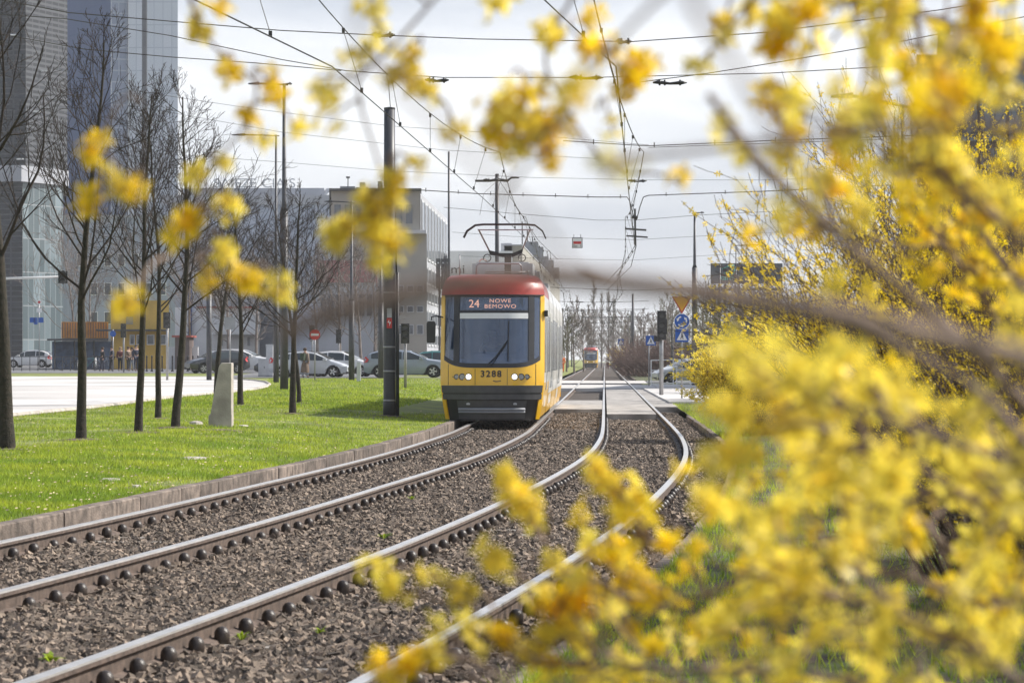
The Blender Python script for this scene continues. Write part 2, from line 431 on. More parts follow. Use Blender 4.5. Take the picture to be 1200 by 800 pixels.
# ---------------------------------------------------------------- ballast stones
rng = np.random.default_rng(3)
def stones(n, y0, y1, r0, r1):
    y = rng.uniform(y0, y1, n*2); lo = np.array([0]); L_ = np.interp(y, _ys, _c)
    off = np.interp(y, [35, 60], [3.25, 3.0]); kl = L_-off-1.08; kr = L_+1.40
    x = kl + rng.uniform(0, 1, len(y))*(kr-kl)
    vis = np.abs(x) < .20*y+.7
    keep = vis
    for c in (L_, L_-off):
        for s in (-.7525, .7525):
            keep &= np.abs(x-c-s) > .055
            keep &= ~((np.abs(x-c-s) < .2) & (((y-12.7) % .6 < .09) | ((y-12.7) % .6 > .51)))
        keep &= ~((y > 78.5) & (np.abs(x-c) < .7))
        ph = (y-12.5) % .6
        onsl = ((ph < .11) | (ph > .49)) & (np.abs(x-c) < 1.13)
        keep &= ~(onsl & (rng.uniform(0, 1, len(y)) < .72))
    x, y = x[keep][:n], y[keep][:n]; m = len(x)
    cube = np.array([[sx, sy, sz] for sz in (-1, 1) for sy in (-1, 1) for sx in (-1, 1)], float)
    fq = np.array([(0, 2, 3, 1), (4, 5, 7, 6), (0, 1, 5, 4), (2, 6, 7, 3), (0, 4, 6, 2), (1, 3, 7, 5)])
    V = cube[None]*(1+rng.uniform(-.45, .35, (m, 8, 3)))
    r = rng.uniform(r0, r1, (m, 1, 1)); V = V*r*.62*np.stack([rng.uniform(.8, 1.5, m), rng.uniform(.7, 1.2, m), rng.uniform(.45, .9, m)], 1)[:, None, :]
    q = rng.normal(size=(m, 4)); q[:, 1:3] *= .55; q /= np.linalg.norm(q, axis=1)[:, None]
    w, a, b, c = q.T
    Rm = np.stack([1-2*(b*b+c*c), 2*(a*b-w*c), 2*(a*c+w*b), 2*(a*b+w*c), 1-2*(a*a+c*c), 2*(b*c-w*a), 2*(a*c-w*b), 2*(b*c+w*a), 1-2*(a*a+b*b)], 1).reshape(m, 3, 3)
    V = np.einsum('mij,mkj->mki', Rm, V)
    z = -.172 + rng.uniform(0, .028, m) + .014*np.sin(x*3.1+y*1.3)
    V += np.stack([x, y, z], 1)[:, None, :]
    return V.reshape(-1, 3), (fq[None]+8*np.arange(m)[:, None, None]).reshape(-1, 4)
Vs = []; Fs = []; o_ = 0
for a in ((68000, 12.0, 25, .020, .042), (56000, 25, 46, .02, .038), (36000, 46, 88, .024, .045)):
    v, f = stones(*a); Vs.append(v); Fs.append(f+o_); o_ += len(v)
o = np_mesh('ballast', np.concatenate(Vs), np.concatenate(Fs), M['stone']); tag(o, 'brown-grey crushed stone ballast filling the track bed', 'ballast', kind='stuff')

# ---------------------------------------------------------------- grass blades
def blades(n, xf, y0, y1, zf, h0, h1, w):
    y = y0*(y1/y0)**rng.uniform(0, 1, n); x = xf(y, rng.uniform(0, 1, n))
    z = np.array([zf(a, b) for a, b in zip(x, y)])
    pat = .55+.45*np.sin(x*1.7+np.sin(y*.9)*2)*np.sin(y*.8+1.3*np.sin(x*.7))
    h = rng.uniform(h0, h1, n)*(.55+.75*pat); a = rng.uniform(0, 6.283, n); lean = rng.normal(0, .5, (n, 2))*h[:, None]
    dx = np.cos(a)*w; dy = np.sin(a)*w
    V = np.stack([np.stack([x-dx, y-dy, z-.01], 1), np.stack([x+dx, y+dy, z-.01], 1), np.stack([x+lean[:, 0], y+lean[:, 1], z+h], 1)], 1)
    bare = np.sin(x*.9+2.1*np.sin(y*.31))*np.sin(y*.47+1.7*np.sin(x*.37))+rng.normal(0, .22, n)
    V = V[bare < .72]; n = len(V)
    return V.reshape(-1, 3), np.arange(3*n).reshape(n, 3)
klv = lambda y: np.interp(y, _ys, _c)-np.interp(y, [35, 60], [3.25, 3.0])-1.08
krv = lambda y: np.interp(y, _ys, _c)+1.4
def fx(y, u):
    r = klv(y)-.16; l = np.maximum(-.205*y-.8, -15.0); return l + (r-l)*u
def inroad(V):
    """mask of blades standing on the road"""
    t = V.reshape(-1, 3, 3)[:, 0]; px = 600+t[:, 0]*F/t[:, 1]; py = HY+(CH-t[:, 2])*F/t[:, 1]
    ed = np.interp(px, [-60, 0, 100, 200, 275, 300, 316], [497, 490, 480, 467, 460, 457, 451]); return (py < ed+.5) & (px < 314)
v, f = blades(210000, fx, 22, 75, zL, .03, .07, .006)
k = ~inroad(v); v = v.reshape(-1, 3, 3)[k].reshape(-1, 3); f = np.arange(len(v)).reshape(-1, 3)
o = np_mesh('grass', v, f, M['grass']); tag(o, 'short bright green spring grass on the lawn left of the tracks', 'grass', kind='stuff')
v, f = blades(70000, lambda y, u: -2+ (klv(y)+2-.16-.16*y*0)*0 + (-.12*y) + ((klv(y)-.2)+.12*y)*u, 75, 160, zL, .04, .09, .012)
k = ~inroad(v); v = v.reshape(-1, 3, 3)[k].reshape(-1, 3); f = np.arange(len(v)).reshape(-1, 3)
o = np_mesh('grass', v, f, M['grass']); tag(o, 'grass of the far lawn in front of the parked cars', 'grass', kind='stuff')
v, f = blades(26000, lambda y, u: krv(y)+.12+u*u*4, 11, 98, zR, .05, .13, .005)
o = np_mesh('grass', v, f, M['grass']); tag(o, 'rough grass verge under the forsythia right of the tracks', 'grass', kind='stuff')
# small green weeds in the ballast
def weed(px, py, r, label):
    p = gp2(px, py); mb = MB()
    for i in range(16):
        a = rnd.uniform(0, 6.28); l = rnd.uniform(.4, 1)*r; e = Vector((math.cos(a)*l, math.sin(a)*l, rnd.uniform(.02, .07)))
        sd = Vector((-math.sin(a), math.cos(a), 0))*r*.12
        mb.add([(0, 0, 0), e*.5+sd+Vector((0, 0, .02)), e, e*.5-sd+Vector((0, 0, .02))], [(0, 1, 2, 3)])
    tag(mb.build('weed', M['grass'], None, False, p), label, 'weed', 'weeds growing in the ballast')
def gp2(px, py, z=-.14):
    y = F*(CH-z)/(py-HY); return Vector(((px-600)*y/F, y, z))
for px, py, r, l in ((450, 632, .12, 'bright green weed in ballast above the single yellow blossom'), (482, 587, .08, 'tiny weed between the two tracks near the middle'), (524, 634, .1, 'green weed against the near rail of the right track'),
                     (60, 778, .12, 'flat green weed patch in the lower left corner ballast'), (375, 745, .07, 'small weed in ballast between the two nearest rails'), (283, 752, .08, 'little weed just right of the nearest rail at lower left')):
    weed(px, py, r, l)
# litter and daisies that break up the lawn
n = 900; y = 24*(80/24)**rng.uniform(0, 1, n); x = fx(y, rng.uniform(0, 1, n)); z = np.array([zL(a, b) for a, b in zip(x, y)])+rng.uniform(.02, .05, n); s = rng.uniform(.006, .014, n)
V = np.stack([np.stack([x-s, y-s*2, z], 1), np.stack([x+s, y-s*2, z], 1), np.stack([x+s, y+s*2, z+.008], 1), np.stack([x-s, y+s*2, z+.008], 1)], 1)
px_ = 600+x*F/y; py_ = HY+(CH-z)*F/y; ed = np.interp(px_, [-60, 0, 100, 200, 275, 300, 316], [497, 490, 480, 467, 460, 457, 451]); V = V[(py_ > ed+2) | (px_ > 316)]
M['litter'] = mat('dry_leaf', (.45, .36, .22), .9, .5, 3, island=.6)
o = np_mesh('dry_leaves', V.reshape(-1, 3), np.arange(4*len(V)).reshape(-1, 4), M['litter']); tag(o, 'dry leaves and daisies scattered through the lawn', 'leaf litter', kind='stuff')
# ---------------------------------------------------------------- text
def text_mesh(txt, size, mtl, name, parent=None, loc=(0, 0, 0), rot=(R(90), 0, 0), sx=1.0, ext=.004, align='CENTER', space=1.0, off=0.0):
    cu = bpy.data.curves.new(name, 'FONT'); cu.body = txt; cu.size = size; cu.align_x = align; cu.align_y = 'CENTER'; cu.extrude = ext
    cu.space_character = space; cu.offset = off
    tmp = bpy.data.objects.new('tmp', cu); C.objects.link(tmp)
    dg = bpy.context.evaluated_depsgraph_get(); dg.update()
    me = bpy.data.meshes.new_from_object(tmp.evaluated_get(dg)); me.name = name
    bpy.data.objects.remove(tmp)
    for v in me.vertices: v.co.x *= sx
    me.materials.clear(); me.materials.append(mtl)
    o = bpy.data.objects.new(name, me); C.objects.link(o); o.location = loc; o.rotation_euler = rot
    if parent: o.parent = parent
    return o

# ---------------------------------------------------------------- the tram (local: x across, y backwards, z up from the rail top)
HWZ = ([.08, .5, .9, 2.8, 2.95, 3.08, 3.2, 3.3, 3.36, 3.40], [1.06, 1.13, 1.175, 1.175, 1.17, 1.15, 1.11, 1.05, .98, .80])
SBZ = ([.08, .5, .9, 1.3, 2.9, 3.05, 3.2, 3.3, 3.36, 3.40], [.10, .02, 0, .04, .40, .45, .53, .66, .85, 1.4])
def hwz(z): return float(np.interp(z, *HWZ))
def sbz(z): return float(np.interp(z, *SBZ))
def fpt(u, z, off=0.0):
    x = u*hwz(z); y = sbz(z) + .5*abs(u)**3
    nx = .9*abs(u)**2*(1 if u > 0 else -1); n = Vector((nx, -1, 0)).normalized()
    return Vector((x, y, z)) + n*off
def patch(name, u0, u1, zf0, zf1, off, m, par, nu=14, nz=6, thick=.03):
    if not callable(zf0): a0 = zf0; zf0 = lambda u: a0
    if not callable(zf1): a1 = zf1; zf1 = lambda u: a1
    vs = []; fs = []
    for L_ in (off, off-thick):
        for j in range(nz+1):
            for i in range(nu+1):
                u = u0+(u1-u0)*i/nu; z = zf0(u)+(zf1(u)-zf0(u))*j/nz; vs.append(fpt(u, z, L_))
    w = nu+1; tot = w*(nz+1)
    for j in range(nz):
        for i in range(nu):
            a = j*w+i; fs.append((a, a+1, a+1+w, a+w)); b = a+tot; fs.append((b, b+w, b+1+w, b+1))
    for i in range(nu):
        fs.append((i, i+tot, i+1+tot, i+1)); a = nz*w+i; fs.append((a, a+1, a+1+tot, a+tot))
    for j in range(nz):
        a = j*w; fs.append((a, a+w, a+w+tot, a+tot)); a = j*w+nu; fs.append((a, a+tot, a+w+tot, a+w))
    o = mesh_obj(name, vs, fs, m, par, None, True)
    try: o.data.set_sharp_from_angle(angle=R(40))
    except Exception: pass
    return o
def make_tram(name, label, cat='tram'):
    t = thing(name, label, cat)
    belt = lambda u: 1.26 + .26*abs(u)**5
    patch('front_panel', -.925, .925, .865, belt, 0, M['yellow'], t, 24, 5)
    wp = patch('windscreen', -.925, .925, lambda u: belt(u)+.004, 2.9, -.012, M['windscreen'], t, 24, 10, .01)
    patch('windscreen_frame', -.925, .925, belt, lambda u: belt(u)+.10, .004, M['black'], t, 24, 2, .02)
    patch('windscreen_frame', -.925, .925, 2.865, 2.905, .006, M['black'], t, 24, 1, .02)
    patch('windscreen_frame', -.62, .72, 2.50, 2.56, -.002, M['black'], t, 12, 1, .02)
    for a, b in ((-.74, -.63), (.70, .81)): patch('windscreen_frame', a, b, lambda u: belt(u)+.1, 2.865, .002, M['black'], t, 3, 8, .02)
    patch('sunshade', -.62, .69, 2.37, 2.495, .004, M['white'], t, 10, 1, .01)
    # front pillars in yellow, red brow above
    for s in (-1, 1):
        patch('corner_pillar', *sorted((s*.925, s*1.0)), .10, 2.9, .0, M['yellow'], t, 4, 20, .05)
    patch('roof_brow', -1, 1, 2.905, 3.40, .0, M['red'], t, 26, 12)
    patch('drip_strip', -.98, .98, 2.9, 2.915, .02, M['black'], t, 26, 1)
    # bumper bands and valance
    b = patch('bumper', -.955, .955, .70, .865, .045, M['dgrey'], t, 24, 2, .08)
    patch('bumper_groove', -.955, .955, .665, .70, .02, M['black'], t, 24, 1, .05)
    patch('bumper', -.955, .955, .55, .665, .04, M['dgrey'], t, 24, 2, .08)
    patch('valance', -.925, .925, .08, .55, -.03, M['black'], t, 24, 4, .03)
    patch('coupler_cover', -.70, .70, .11, .53, -.015, M['dgrey'], t, 16, 3, .03)
    mb = MB(); r_ = [fpt(u, .33, .05) for u in np.linspace(-.66, .66, 13)]
    mb.tube(r_, .030, 8); mb.build('coupler_rail', M['lgrey'] if False else M['mgrey'], t, True)
    mb = MB(); mb.tube([v+Vector((0, .0, -.06)) for v in r_], .022, 8); mb.build('coupler_rail', M['mgrey'], t, True)
    for u in (-.47, .47):
        p = fpt(u, .45, .0); mb = MB(); mb.box(p.x-.04, p.x+.04, p.y-.03, p.y+.01, p.z-.02, p.z+.02); mb.box(p.x-.015, p.x+.015, p.y-.05, p.y-.03, p.z-.012, p.z+.03); mb.build('bracket', M['lgrey'], t)
    # panel seams and lights
    for u in (-.315, .30, -.84, .84):
        patch('panel_seam', u-.004, u+.004, .875, lambda u: belt(u)-.02, .004, M['black'], t, 1, 3, .006)
    for s in (-1, 1):
        patch('panel_seam', *sorted((s*.30+s*.08, s*.76)), 1.055, 1.065, .004, M['black'], t, 6, 1, .006)
        for du, r, m in ((.44, .062, 'lamp'), (.565, .058, 'lens'), (.675, .045, 'lens')):
            p = fpt(s*du, 1.06, 0); g = MB(); g.disc(p.x, p.z, r+.018, p.y-.016, p.y+.05, 20); h = g.build('headlight', M['black'], t)
            g = MB(); g.disc(p.x, p.z, r, p.y-.026, p.y-.016, 20); g.build('lens', M[m], h)
    p = fpt(0, 1.12, .012)
    for i, d in enumerate('3288'):
        text_mesh(d, .20, M['black'], 'fleet_number', t, (-.20+i*.125, fpt(0, 1.12).y-.012, 1.12), (R(90), 0, 0), 1.0, .004, off=.004)
    g = MB(); q = fpt(.15, .96, .006)
    for k in range(6): g.box(.06+k*.03, .08+k*.03, .008, .02, .955+.01*math.sin(k), .972+.01*math.sin(k))
    # crest: small dark mark under the number
    g2 = MB(); g2.tube([(.04, -.012, .975), (.09, -.012, .955), (.15, -.012, .96), (.21, -.012, .972)], .009, 5); g2.build('maker_badge', M['dgrey'], t)
    # destination display
    yd = sbz(2.7)+.10
    d = MB(); d.box(-.60, .70, yd, yd+.05, 2.575, 2.83); dd = d.build('destination_display', M['display'], t)
    text_mesh('24', .25, M['amber'], 'line_number', dd, (-.41, yd-.006, 2.70), (R(90), 0, 0), 1.0, .002)
    text_mesh('NOWE', .125, M['amber'], 'destination_text', dd, (.18, yd-.006, 2.768), (R(90), 0, 0), 1.2, .002, space=1.12)
    text_mesh('BEMOWO', .125, M['amber'], 'destination_text', dd, (.18, yd-.006, 2.645), (R(90), 0, 0), 1.2, .002, space=1.12)
    # wiper
    w = MB(); y1 = lambda z: sbz(z)-.03
    w.tube([(-.10, y1(1.32)-.02, 1.32), (.10, y1(1.5)-.02, 1.52), (.36, y1(1.85)-.02, 1.88)], .013, 5); w.tube([(.37, y1(1.4), 1.42), (.38, y1(2.3), 2.32)], .014, 5); w.tube([(-.02, y1(1.32)-.02, 1.30), (.34, y1(1.85)-.02, 1.82)], .010, 5)
    w.build('wiper', M['black'], t)
    # cab interior seen through the windscreen
    g = MB(); g.box(-1.05, 1.05, 2.1, 2.14, .9, 2.9); g.build('cab_wall', M['cabdark'], t)
    g = MB(); g.box(-.95, .95, .60, 1.15, .95, 1.46); g.box(-.4, .3, .75, 1.0, 1.46, 1.62); g.build('dashboard', M['interior'], t)
    g = MB(); g.box(-.70, .1, 2.02, 2.08, 1.3, 2.5); g.box(.25, .9, 2.0, 2.08, 1.3, 2.4); g.build('cab_window', M['interior'], t)
    g = MB(); g.box(-.25, .25, 1.62, 1.72, 1.2, 2.0); g.box(-.25, .25, 1.25, 1.7, 1.15, 1.25); g.build('driver_seat', M['black'], t)
    g = MB(); g.box(-1.05, 1.05, .6, 29, .16, .3); g.build('floor_frame', M['black'], t)
    # side shell modules
    prof_z = [.25, .5, .9]
    L0 = 0; mods = [(None, 6.1), (6.6, 11.9), (12.4, 17.7), (18.2, 23.5), (24.0, 29.4)]
    def side(name, z0, z1, ya, yb, s, m, off=0.0, nz=3, th=.03):
        vs = []; fs = []
        for L_ in (off, off-th):
            for j in range(nz+1):
                z = z0+(z1-z0)*j/nz
                y0 = (sbz(z)+.5) if ya is None else ya
                for y in (y0, yb): vs.append((s*(hwz(z)+L_), y, z))
        n = 2*(nz+1)
        for j in range(nz):
            a = 2*j; fs += [(a, a+1, a+3, a+2), (n+a, n+a+2, n+a+3, n+a+1), (a, a+2, n+a+2, n+a), (a+1, n+a+1, n+a+3, a+3)]
        fs += [(0, n, n+1, 1), (2*nz, 2*nz+1, n+2*nz+1, n+2*nz)]
        return mesh_obj(name, vs, fs, m, t)
    for k, (a, b) in enumerate(mods):
        a2 = a
        for s in (-1, 1):
            side('side_skirt', .14, .92 if k == 0 else .62, a2, b, s, M['yellow'])
            if k: side('side_panel', .625, .92, a2, b, s, M['tramwhite'])
            side('side_panel', .925, 1.15, a2, b, s, M['tramwhite'])
            side('side_panel', 2.5, 2.9, a2, b, s, M['tramwhite'])
            ya = 1.25 if a is None else a
            nwin = 4; wl = (b-ya)/nwin
            if a is None:
                side('side_panel', 1.155, 2.495, a2, 1.22, s, M['yellow'])
            for j in range(nwin):
                y0 = ya+j*wl
                if (k in (1, 3) and j in (1, 2)) or (k == 0 and j == 1):
                    dr = side('door', .35, 2.6, y0+.06, y0+wl-.06, s, M['tramwhite'], .012)
                    for q in (0, 1):
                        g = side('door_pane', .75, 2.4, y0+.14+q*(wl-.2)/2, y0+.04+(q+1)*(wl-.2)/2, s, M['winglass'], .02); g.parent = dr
                else:
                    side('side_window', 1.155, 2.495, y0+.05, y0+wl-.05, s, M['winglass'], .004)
                side('window_pillar', 1.155, 2.495, y0-.05, y0+.05, s, M['tramwhite'] if j else M['dgrey'])
            side('window_pillar', 1.155, 2.495, b-.05, b, s, M['dgrey'])
        # roof
        zz = [2.9, 2.95, 3.08, 3.2, 3.3, 3.36, 3.4]
        vs = []; fs = []
        for yy_ in (0, 1):
            for s, zs in ((-1, zz), (1, zz[::-1])):
                for z in zs:
                    y = ((sbz(z)+.5) if a is None else a) if yy_ == 0 else b
                    vs.append((s*hwz(z), y, z))
        n = 2*len(zz)
        for i in range(n-1): fs.append((i, i+1, i+1+n, i+n))
        fs.append(tuple(range(n-1, -1, -1))); fs.append(tuple(range(n, 2*n)))
        mesh_obj('roof', vs, fs, M['red'] if k == 0 else M['lgrey'], t)
        if k:
            g = MB(); pa = mods[k-1][1]
            for q in range(5):
                y0 = pa+(a-pa)*q/5; g.box(-1.06+.03*(q % 2), 1.06-.03*(q % 2), y0, y0+(a-pa)/5, .35, 3.2)
            g.build('bellows', M['black'], t)
    for (y0, y1, w, h, m) in ((7.2, 9.6, .75, .45, 'lgrey'), (10, 11.4, .7, .35, 'mgrey'), (13, 17, .8, .42, 'lgrey'), (18.8, 21.4, .75, .5, 'mgrey'), (24.6, 28, .8, .4, 'lgrey')):
        g = MB(); g.box(-w, w, y0, y1, 3.38, 3.38+h); g.box(-w+.1, w-.1, y0+.1, y1-.1, 3.38+h, 3.42+h); g.build('roof_unit', M[m], t)
    g = MB(); g.box(-1.12, 1.12, 29.4, 29.44, .25, 3.2); r0 = g.build('rear_panel', M['yellow'], t)
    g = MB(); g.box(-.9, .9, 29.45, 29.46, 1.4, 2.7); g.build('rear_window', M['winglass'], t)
    # wheels under the cab module and further back
    for y in (2.3, 4.1, 14.2, 16.0, 25.6, 27.4):
        for s in (-1, 1):
            g = MB(); vs0 = []
            for k in range(20):
                an = 2*math.pi*k/20
                vs0.append((s*.70, y+.3*math.cos(an), .31+.3*math.sin(an)))
            for k in range(20):
                an = 2*math.pi*k/20
                vs0.append((s*.80, y+.3*math.cos(an), .31+.3*math.sin(an)))
            g.add(vs0, [tuple(range(20)), tuple(range(39, 19, -1))]+[(k, k+20, (k+1) % 20+20, (k+1) % 20) for k in range(20)]); g.build('wheel', M['steel'], t)
    for y in (1.9, 13.8, 25.2):
        g = MB(); g.box(-.95, .95, y, y+2.6, .12, .45); g.box(-.55, .55, y-.5, y+3, .2, .4); g.build('bogie', M['black'], t)
    # mirror
    g = MB(); g.tube([(-1.12, .55, 2.40), (-1.26, .35, 2.43), (-1.36, .30, 2.41), (-1.37, .30, 2.33)], .016, 6); ar = g.build('mirror_arm', M['black'], t)
    g = MB(); pr = [(-1.47, 1.86), (-1.46, 1.82), (-1.30, 1.82), (-1.28, 1.86), (-1.27, 2.26), (-1.30, 2.31), (-1.45, 2.31), (-1.475, 2.26)]
    g.xz(pr, .26, .36); g.build('mirror', M['black'], t)
    g = MB(); g.box(1.17, 1.25, .75, .85, 2.42, 2.56); g.build('side_camera', M['black'], t)
    # roof rails and pantograph
    g = MB(); g.tube([(-.42, 1.9, 3.38), (-.42, 1.9, 3.60), (-.36, 1.9, 3.66), (.56, 1.9, 3.66), (.62, 1.9, 3.60), (.62, 1.9, 3.38)], .022, 6)
    g.tube([(-.2, 1.7, 3.46), (.78, 1.7, 3.46)], .014, 5); g.tube([(-.2, 1.7, 3.38), (-.2, 1.7, 3.48)], .014, 5); g.tube([(.78, 1.7, 3.36), (.78, 1.7, 3.50)], .014, 5)
    g.tube([(-.8, 1.7, 3.34), (-.8, 1.7, 3.86)], .014, 5)
    g.build('roof_rail', M['steel'], t, True)
    px_ = .12
    g = MB(); g.box(px_-.42, px_+.42, 4.4, 5.6, 3.40, 3.50); g.build('pantograph_base', M['dgrey'], t)
    g = MB(); g.xz([(px_-.40, 4.10), (px_-.36, 3.98), (px_-.05, 3.93), (px_+.2, 3.93), (px_+.42, 4.02), (px_+.44, 4.12), (px_+.2, 4.02), (px_-.12, 4.02)], 5.3, 5.5); g.box(px_+.0, px_+.16, 5.1, 5.3, 3.45, 3.98)
    for s in (-1, 1):
        for k in range(9):
            a0 = 2*math.pi*k/9; a1 = 2*math.pi*(k+1)/9; cx = px_+s*.42
            g.tube([(cx+.09*math.cos(a0), 5.2, 3.90+.09*math.sin(a0)), (cx+.09*math.cos(a1), 5.2, 3.90+.09*math.sin(a1))], .012, 4)
    pg = g.build('pantograph_frame', M['black'], t)
    g = MB(); zt = 4.70
    g.tube([(px_-.36, 5.4, 4.05), (px_-.62, 5.0, zt-.12)], .022, 6); g.tube([(px_+.40, 5.4, 4.05), (px_+.62, 5.0, zt-.12)], .018, 6)
    g.tube([(px_-.64, 5.0, zt-.13), (px_+.70, 5.0, zt-.13)], .016, 6); g.build('pantograph_arm', M['steel'], t)
    g = MB()
    for dy in (-.16, .16):
        g.tube([(px_-.98, 5.0+dy, zt-.32), (px_-.90, 5.0+dy, zt-.16), (px_-.70, 5.0+dy, zt-.02), (px_-.5, 5.0+dy, zt), (px_+.5, 5.0+dy, zt), (px_+.74, 5.0+dy, zt-.02), (px_+.92, 5.0+dy, zt-.16), (px_+1.0, 5.0+dy, zt-.34)], .02, 6)
    g.build('collector_shoe', M['black'], t)
    return t
TY = 67.0
tram = make_tram('tram', 'near yellow tram with red brow, route 24 and number 3288 on its front')
tram.location = (c1(TY)-.26, TY, .0); tram.rotation_euler = (0, 0, -.031)
t2 = copy_tree(tram); t2['label'] = 'distant yellow and cream tram far down the line under the poplars'
t2.location = (c1(488), 488, 0)

# ---------------------------------------------------------------- people (one skinned body each)
def skin_body(name, joints, edges, radii, mtl, parent, lvl=1):
    me = bpy.data.meshes.new(name); me.from_pydata(joints, edges, []); me.materials.append(mtl)
    o = bpy.data.objects.new(name, me); C.objects.link(o); o.parent = parent
    m = o.modifiers.new('skin', 'SKIN'); m.use_smooth_shade = True
    for i, r in enumerate(radii):
        sv = me.skin_vertices[0].data[i]; sv.radius = (r, r); sv.use_root = (i == 0)
    s = o.modifiers.new('sub', 'SUBSURF'); s.levels = lvl; s.render_levels = lvl
    return o
def person(label, loc, rz, top, bottom, hair, h=1.7, walk=.12, coat=None, bag=None, arm=.0, group=None, cat='person'):
    t = thing('person', label, cat, loc, rz, group); k = h/1.7
    J = [(0, 0, .95), (0, 0, 1.15), (0, 0, 1.38), (0, 0, 1.47), (0, -.01, 1.56), (0, -.01, 1.64),
         (-.18, 0, 1.38), (-.23, .02, 1.12), (-.22, -.06-arm, .90+arm), (-.21, -.09-arm, .80+arm*1.2),
         (.18, 0, 1.38), (.23, .02, 1.12), (.22, -.06, .90), (.21, -.09, .80),
         (-.09, 0, .90), (-.10, -walk*.6, .50), (-.10, -walk, .09), (-.10, -walk-.14, .03),
         (.09, 0, .90), (.10, walk*.4, .50), (.10, walk, .09), (.10, walk-.14, .03)]
    E_ = [(0, 1), (1, 2), (2, 3), (3, 4), (4, 5), (2, 6), (6, 7), (7, 8), (8, 9), (2, 10), (10, 11), (11, 12), (12, 13), (0, 14), (14, 15), (15, 16), (16, 17), (0, 18), (18, 19), (19, 20), (20, 21)]
    Rr = [.13, .125, .13, .055, .095, .085, .065, .05, .038, .042, .065, .05, .038, .042, .085, .06, .045, .04, .085, .06, .045, .04]
    J = [tuple(c*k for c in j) for j in J]; Rr = [r*k for r in Rr]
    skin_body('body', J, E_, Rr, M['skin'], t, 2)
    def lay(name, keep, grow, m):
        ids = sorted(keep); mp = {a: i for i, a in enumerate(ids)}
        skin_body(name, [J[i] for i in ids], [(mp[a], mp[b]) for a, b in E_ if a in mp and b in mp], [Rr[i]+grow for i in ids], m, t, 1)
    lay('jacket', {0, 1, 2, 6, 7, 8, 10, 11, 12}, .022, top)
    lay('trousers', {0, 14, 15, 16, 18, 19, 20}, .016, bottom)
    for a, b in ((16, 17), (20, 21)): skin_body('shoe', [J[a], J[b]], [(0, 1)], [.055*k, .05*k], M['black'], t, 1)
    g = MB(); g.lathe([(.095, -.02), (.108, .04), (.10, .10), (.06, .135), (.001, .142)], 12, (0, .015*k, 1.59*k)); g.build('hair', hair, t, True)
    g = MB()
    g.lathe([(.012, 0), (.012, .02)], 6, (-.035*k, -.105*k, 1.60*k)); g.lathe([(.012, 0), (.012, .02)], 6, (.035*k, -.105*k, 1.60*k)); g.build('eyes', M['black'], t)
    if coat:
        g = MB(); n = 16; prof = [(.26, .30), (.25, .55), (.20, .85), (.165, 1.05), (.18, 1.3), (.15, 1.42), (.07, 1.47)]
        vs = []; fs = []
        for r, z in prof:
            for q in range(n):
                a = 2*math.pi*q/n; rr = r*(1+.07*math.sin(3*a+z*3)) ; vs.append((rr*math.cos(a)*k, rr*.8*math.sin(a)*k, z*k))
        for i in range(len(prof)-1):
            for q in range(n): fs.append((i*n+q, i*n+(q+1) % n, (i+1)*n+(q+1) % n, (i+1)*n+q))
        g.add(vs, fs); g.build('coat', coat, t, True)
    if bag:
        g = MB(); g.box(-.14*k, .14*k, .13*k, .30*k, 1.0*k, 1.40*k); g.box(-.11*k, .11*k, .30*k, .36*k, 1.02*k, 1.25*k); g.build('backpack', bag, t)
    return t
cl = {n: mat('cloth_'+n, c, .85, .2, 9) for n, c in dict(brown=(.17, .12, .085), navy=(.03, .035, .06), black=(.02, .02, .022), grey=(.25, .27, .30), maroon=(.12, .03, .03), green=(.04, .06, .03), denim=(.10, .13, .2), hair=(.06, .035, .02), fair=(.3, .2, .1), orange=(.8, .16, .02), taupe=(.25, .2, .16)).items()}
p = gp(357, 442.5); person('woman in a long brown coat with dark backpack walking on the grass', ((357.5-600)*p.y/F, p.y, p.z), R(150), cl['taupe'], cl['grey'], cl['hair'], 1.66, .1, coat=cl['brown'], bag=cl['green'])
q = gp(334, 441); person('person in dark clothes half hidden behind the poles and tree', ((333.5-600)*q.y/F, q.y, q.z), R(20), cl['black'], cl['maroon'], cl['fair'], 1.6, .08)
specs = [(120, 'black', 'navy', 'hair', 'person at the far left of the waiting group beside the bicycles'), (131, 'navy', 'black', 'hair', 'person second in the waiting group, in a dark brown jacket'), (141, 'maroon', 'black', 'fair', 'person in maroon jacket in the middle of the waiting group'),
         (150.5, 'brown', 'black', 'hair', 'person in brown jacket standing just left of the grey-trousered person'), (154.5, 'black', 'grey', 'hair', 'person in black top and light grey trousers at the kerb'), (159.5, 'navy', 'navy', 'black', 'person in navy at the right end of the waiting group')]
for i, (px, a, b, h, l) in enumerate(specs):
    y = 207 + (i*7 % 5)*.6; X = (px-600)*y/F
    person(l, (X, y, zL(X, y)+.03), R(rnd.uniform(-60, 60)), cl[a if a != 'navy' or i else 'navy'], cl[b], cl[h], rnd.uniform(1.6, 1.82), .08, group='people waiting at the far kerb')
y = 300; X = (659-600)*y/F; person('worker in a bright orange vest beside the far track', (X, y, .1), 0, cl['orange'], cl['orange'], cl['hair'], 1.8, .05)
y = 420; X = (712-600)*y/F; person('tiny person in white top on the far platform', (X, y, 0), 0, M['white'], cl['maroon'], cl['hair'], 1.7, .05)
y = 423; X = (726.5-600)*y/F; person('tiny person in black beside the far yellow bush', (X, y, 0), 0, cl['black'], cl['black'], cl['hair'], 1.75, .05)
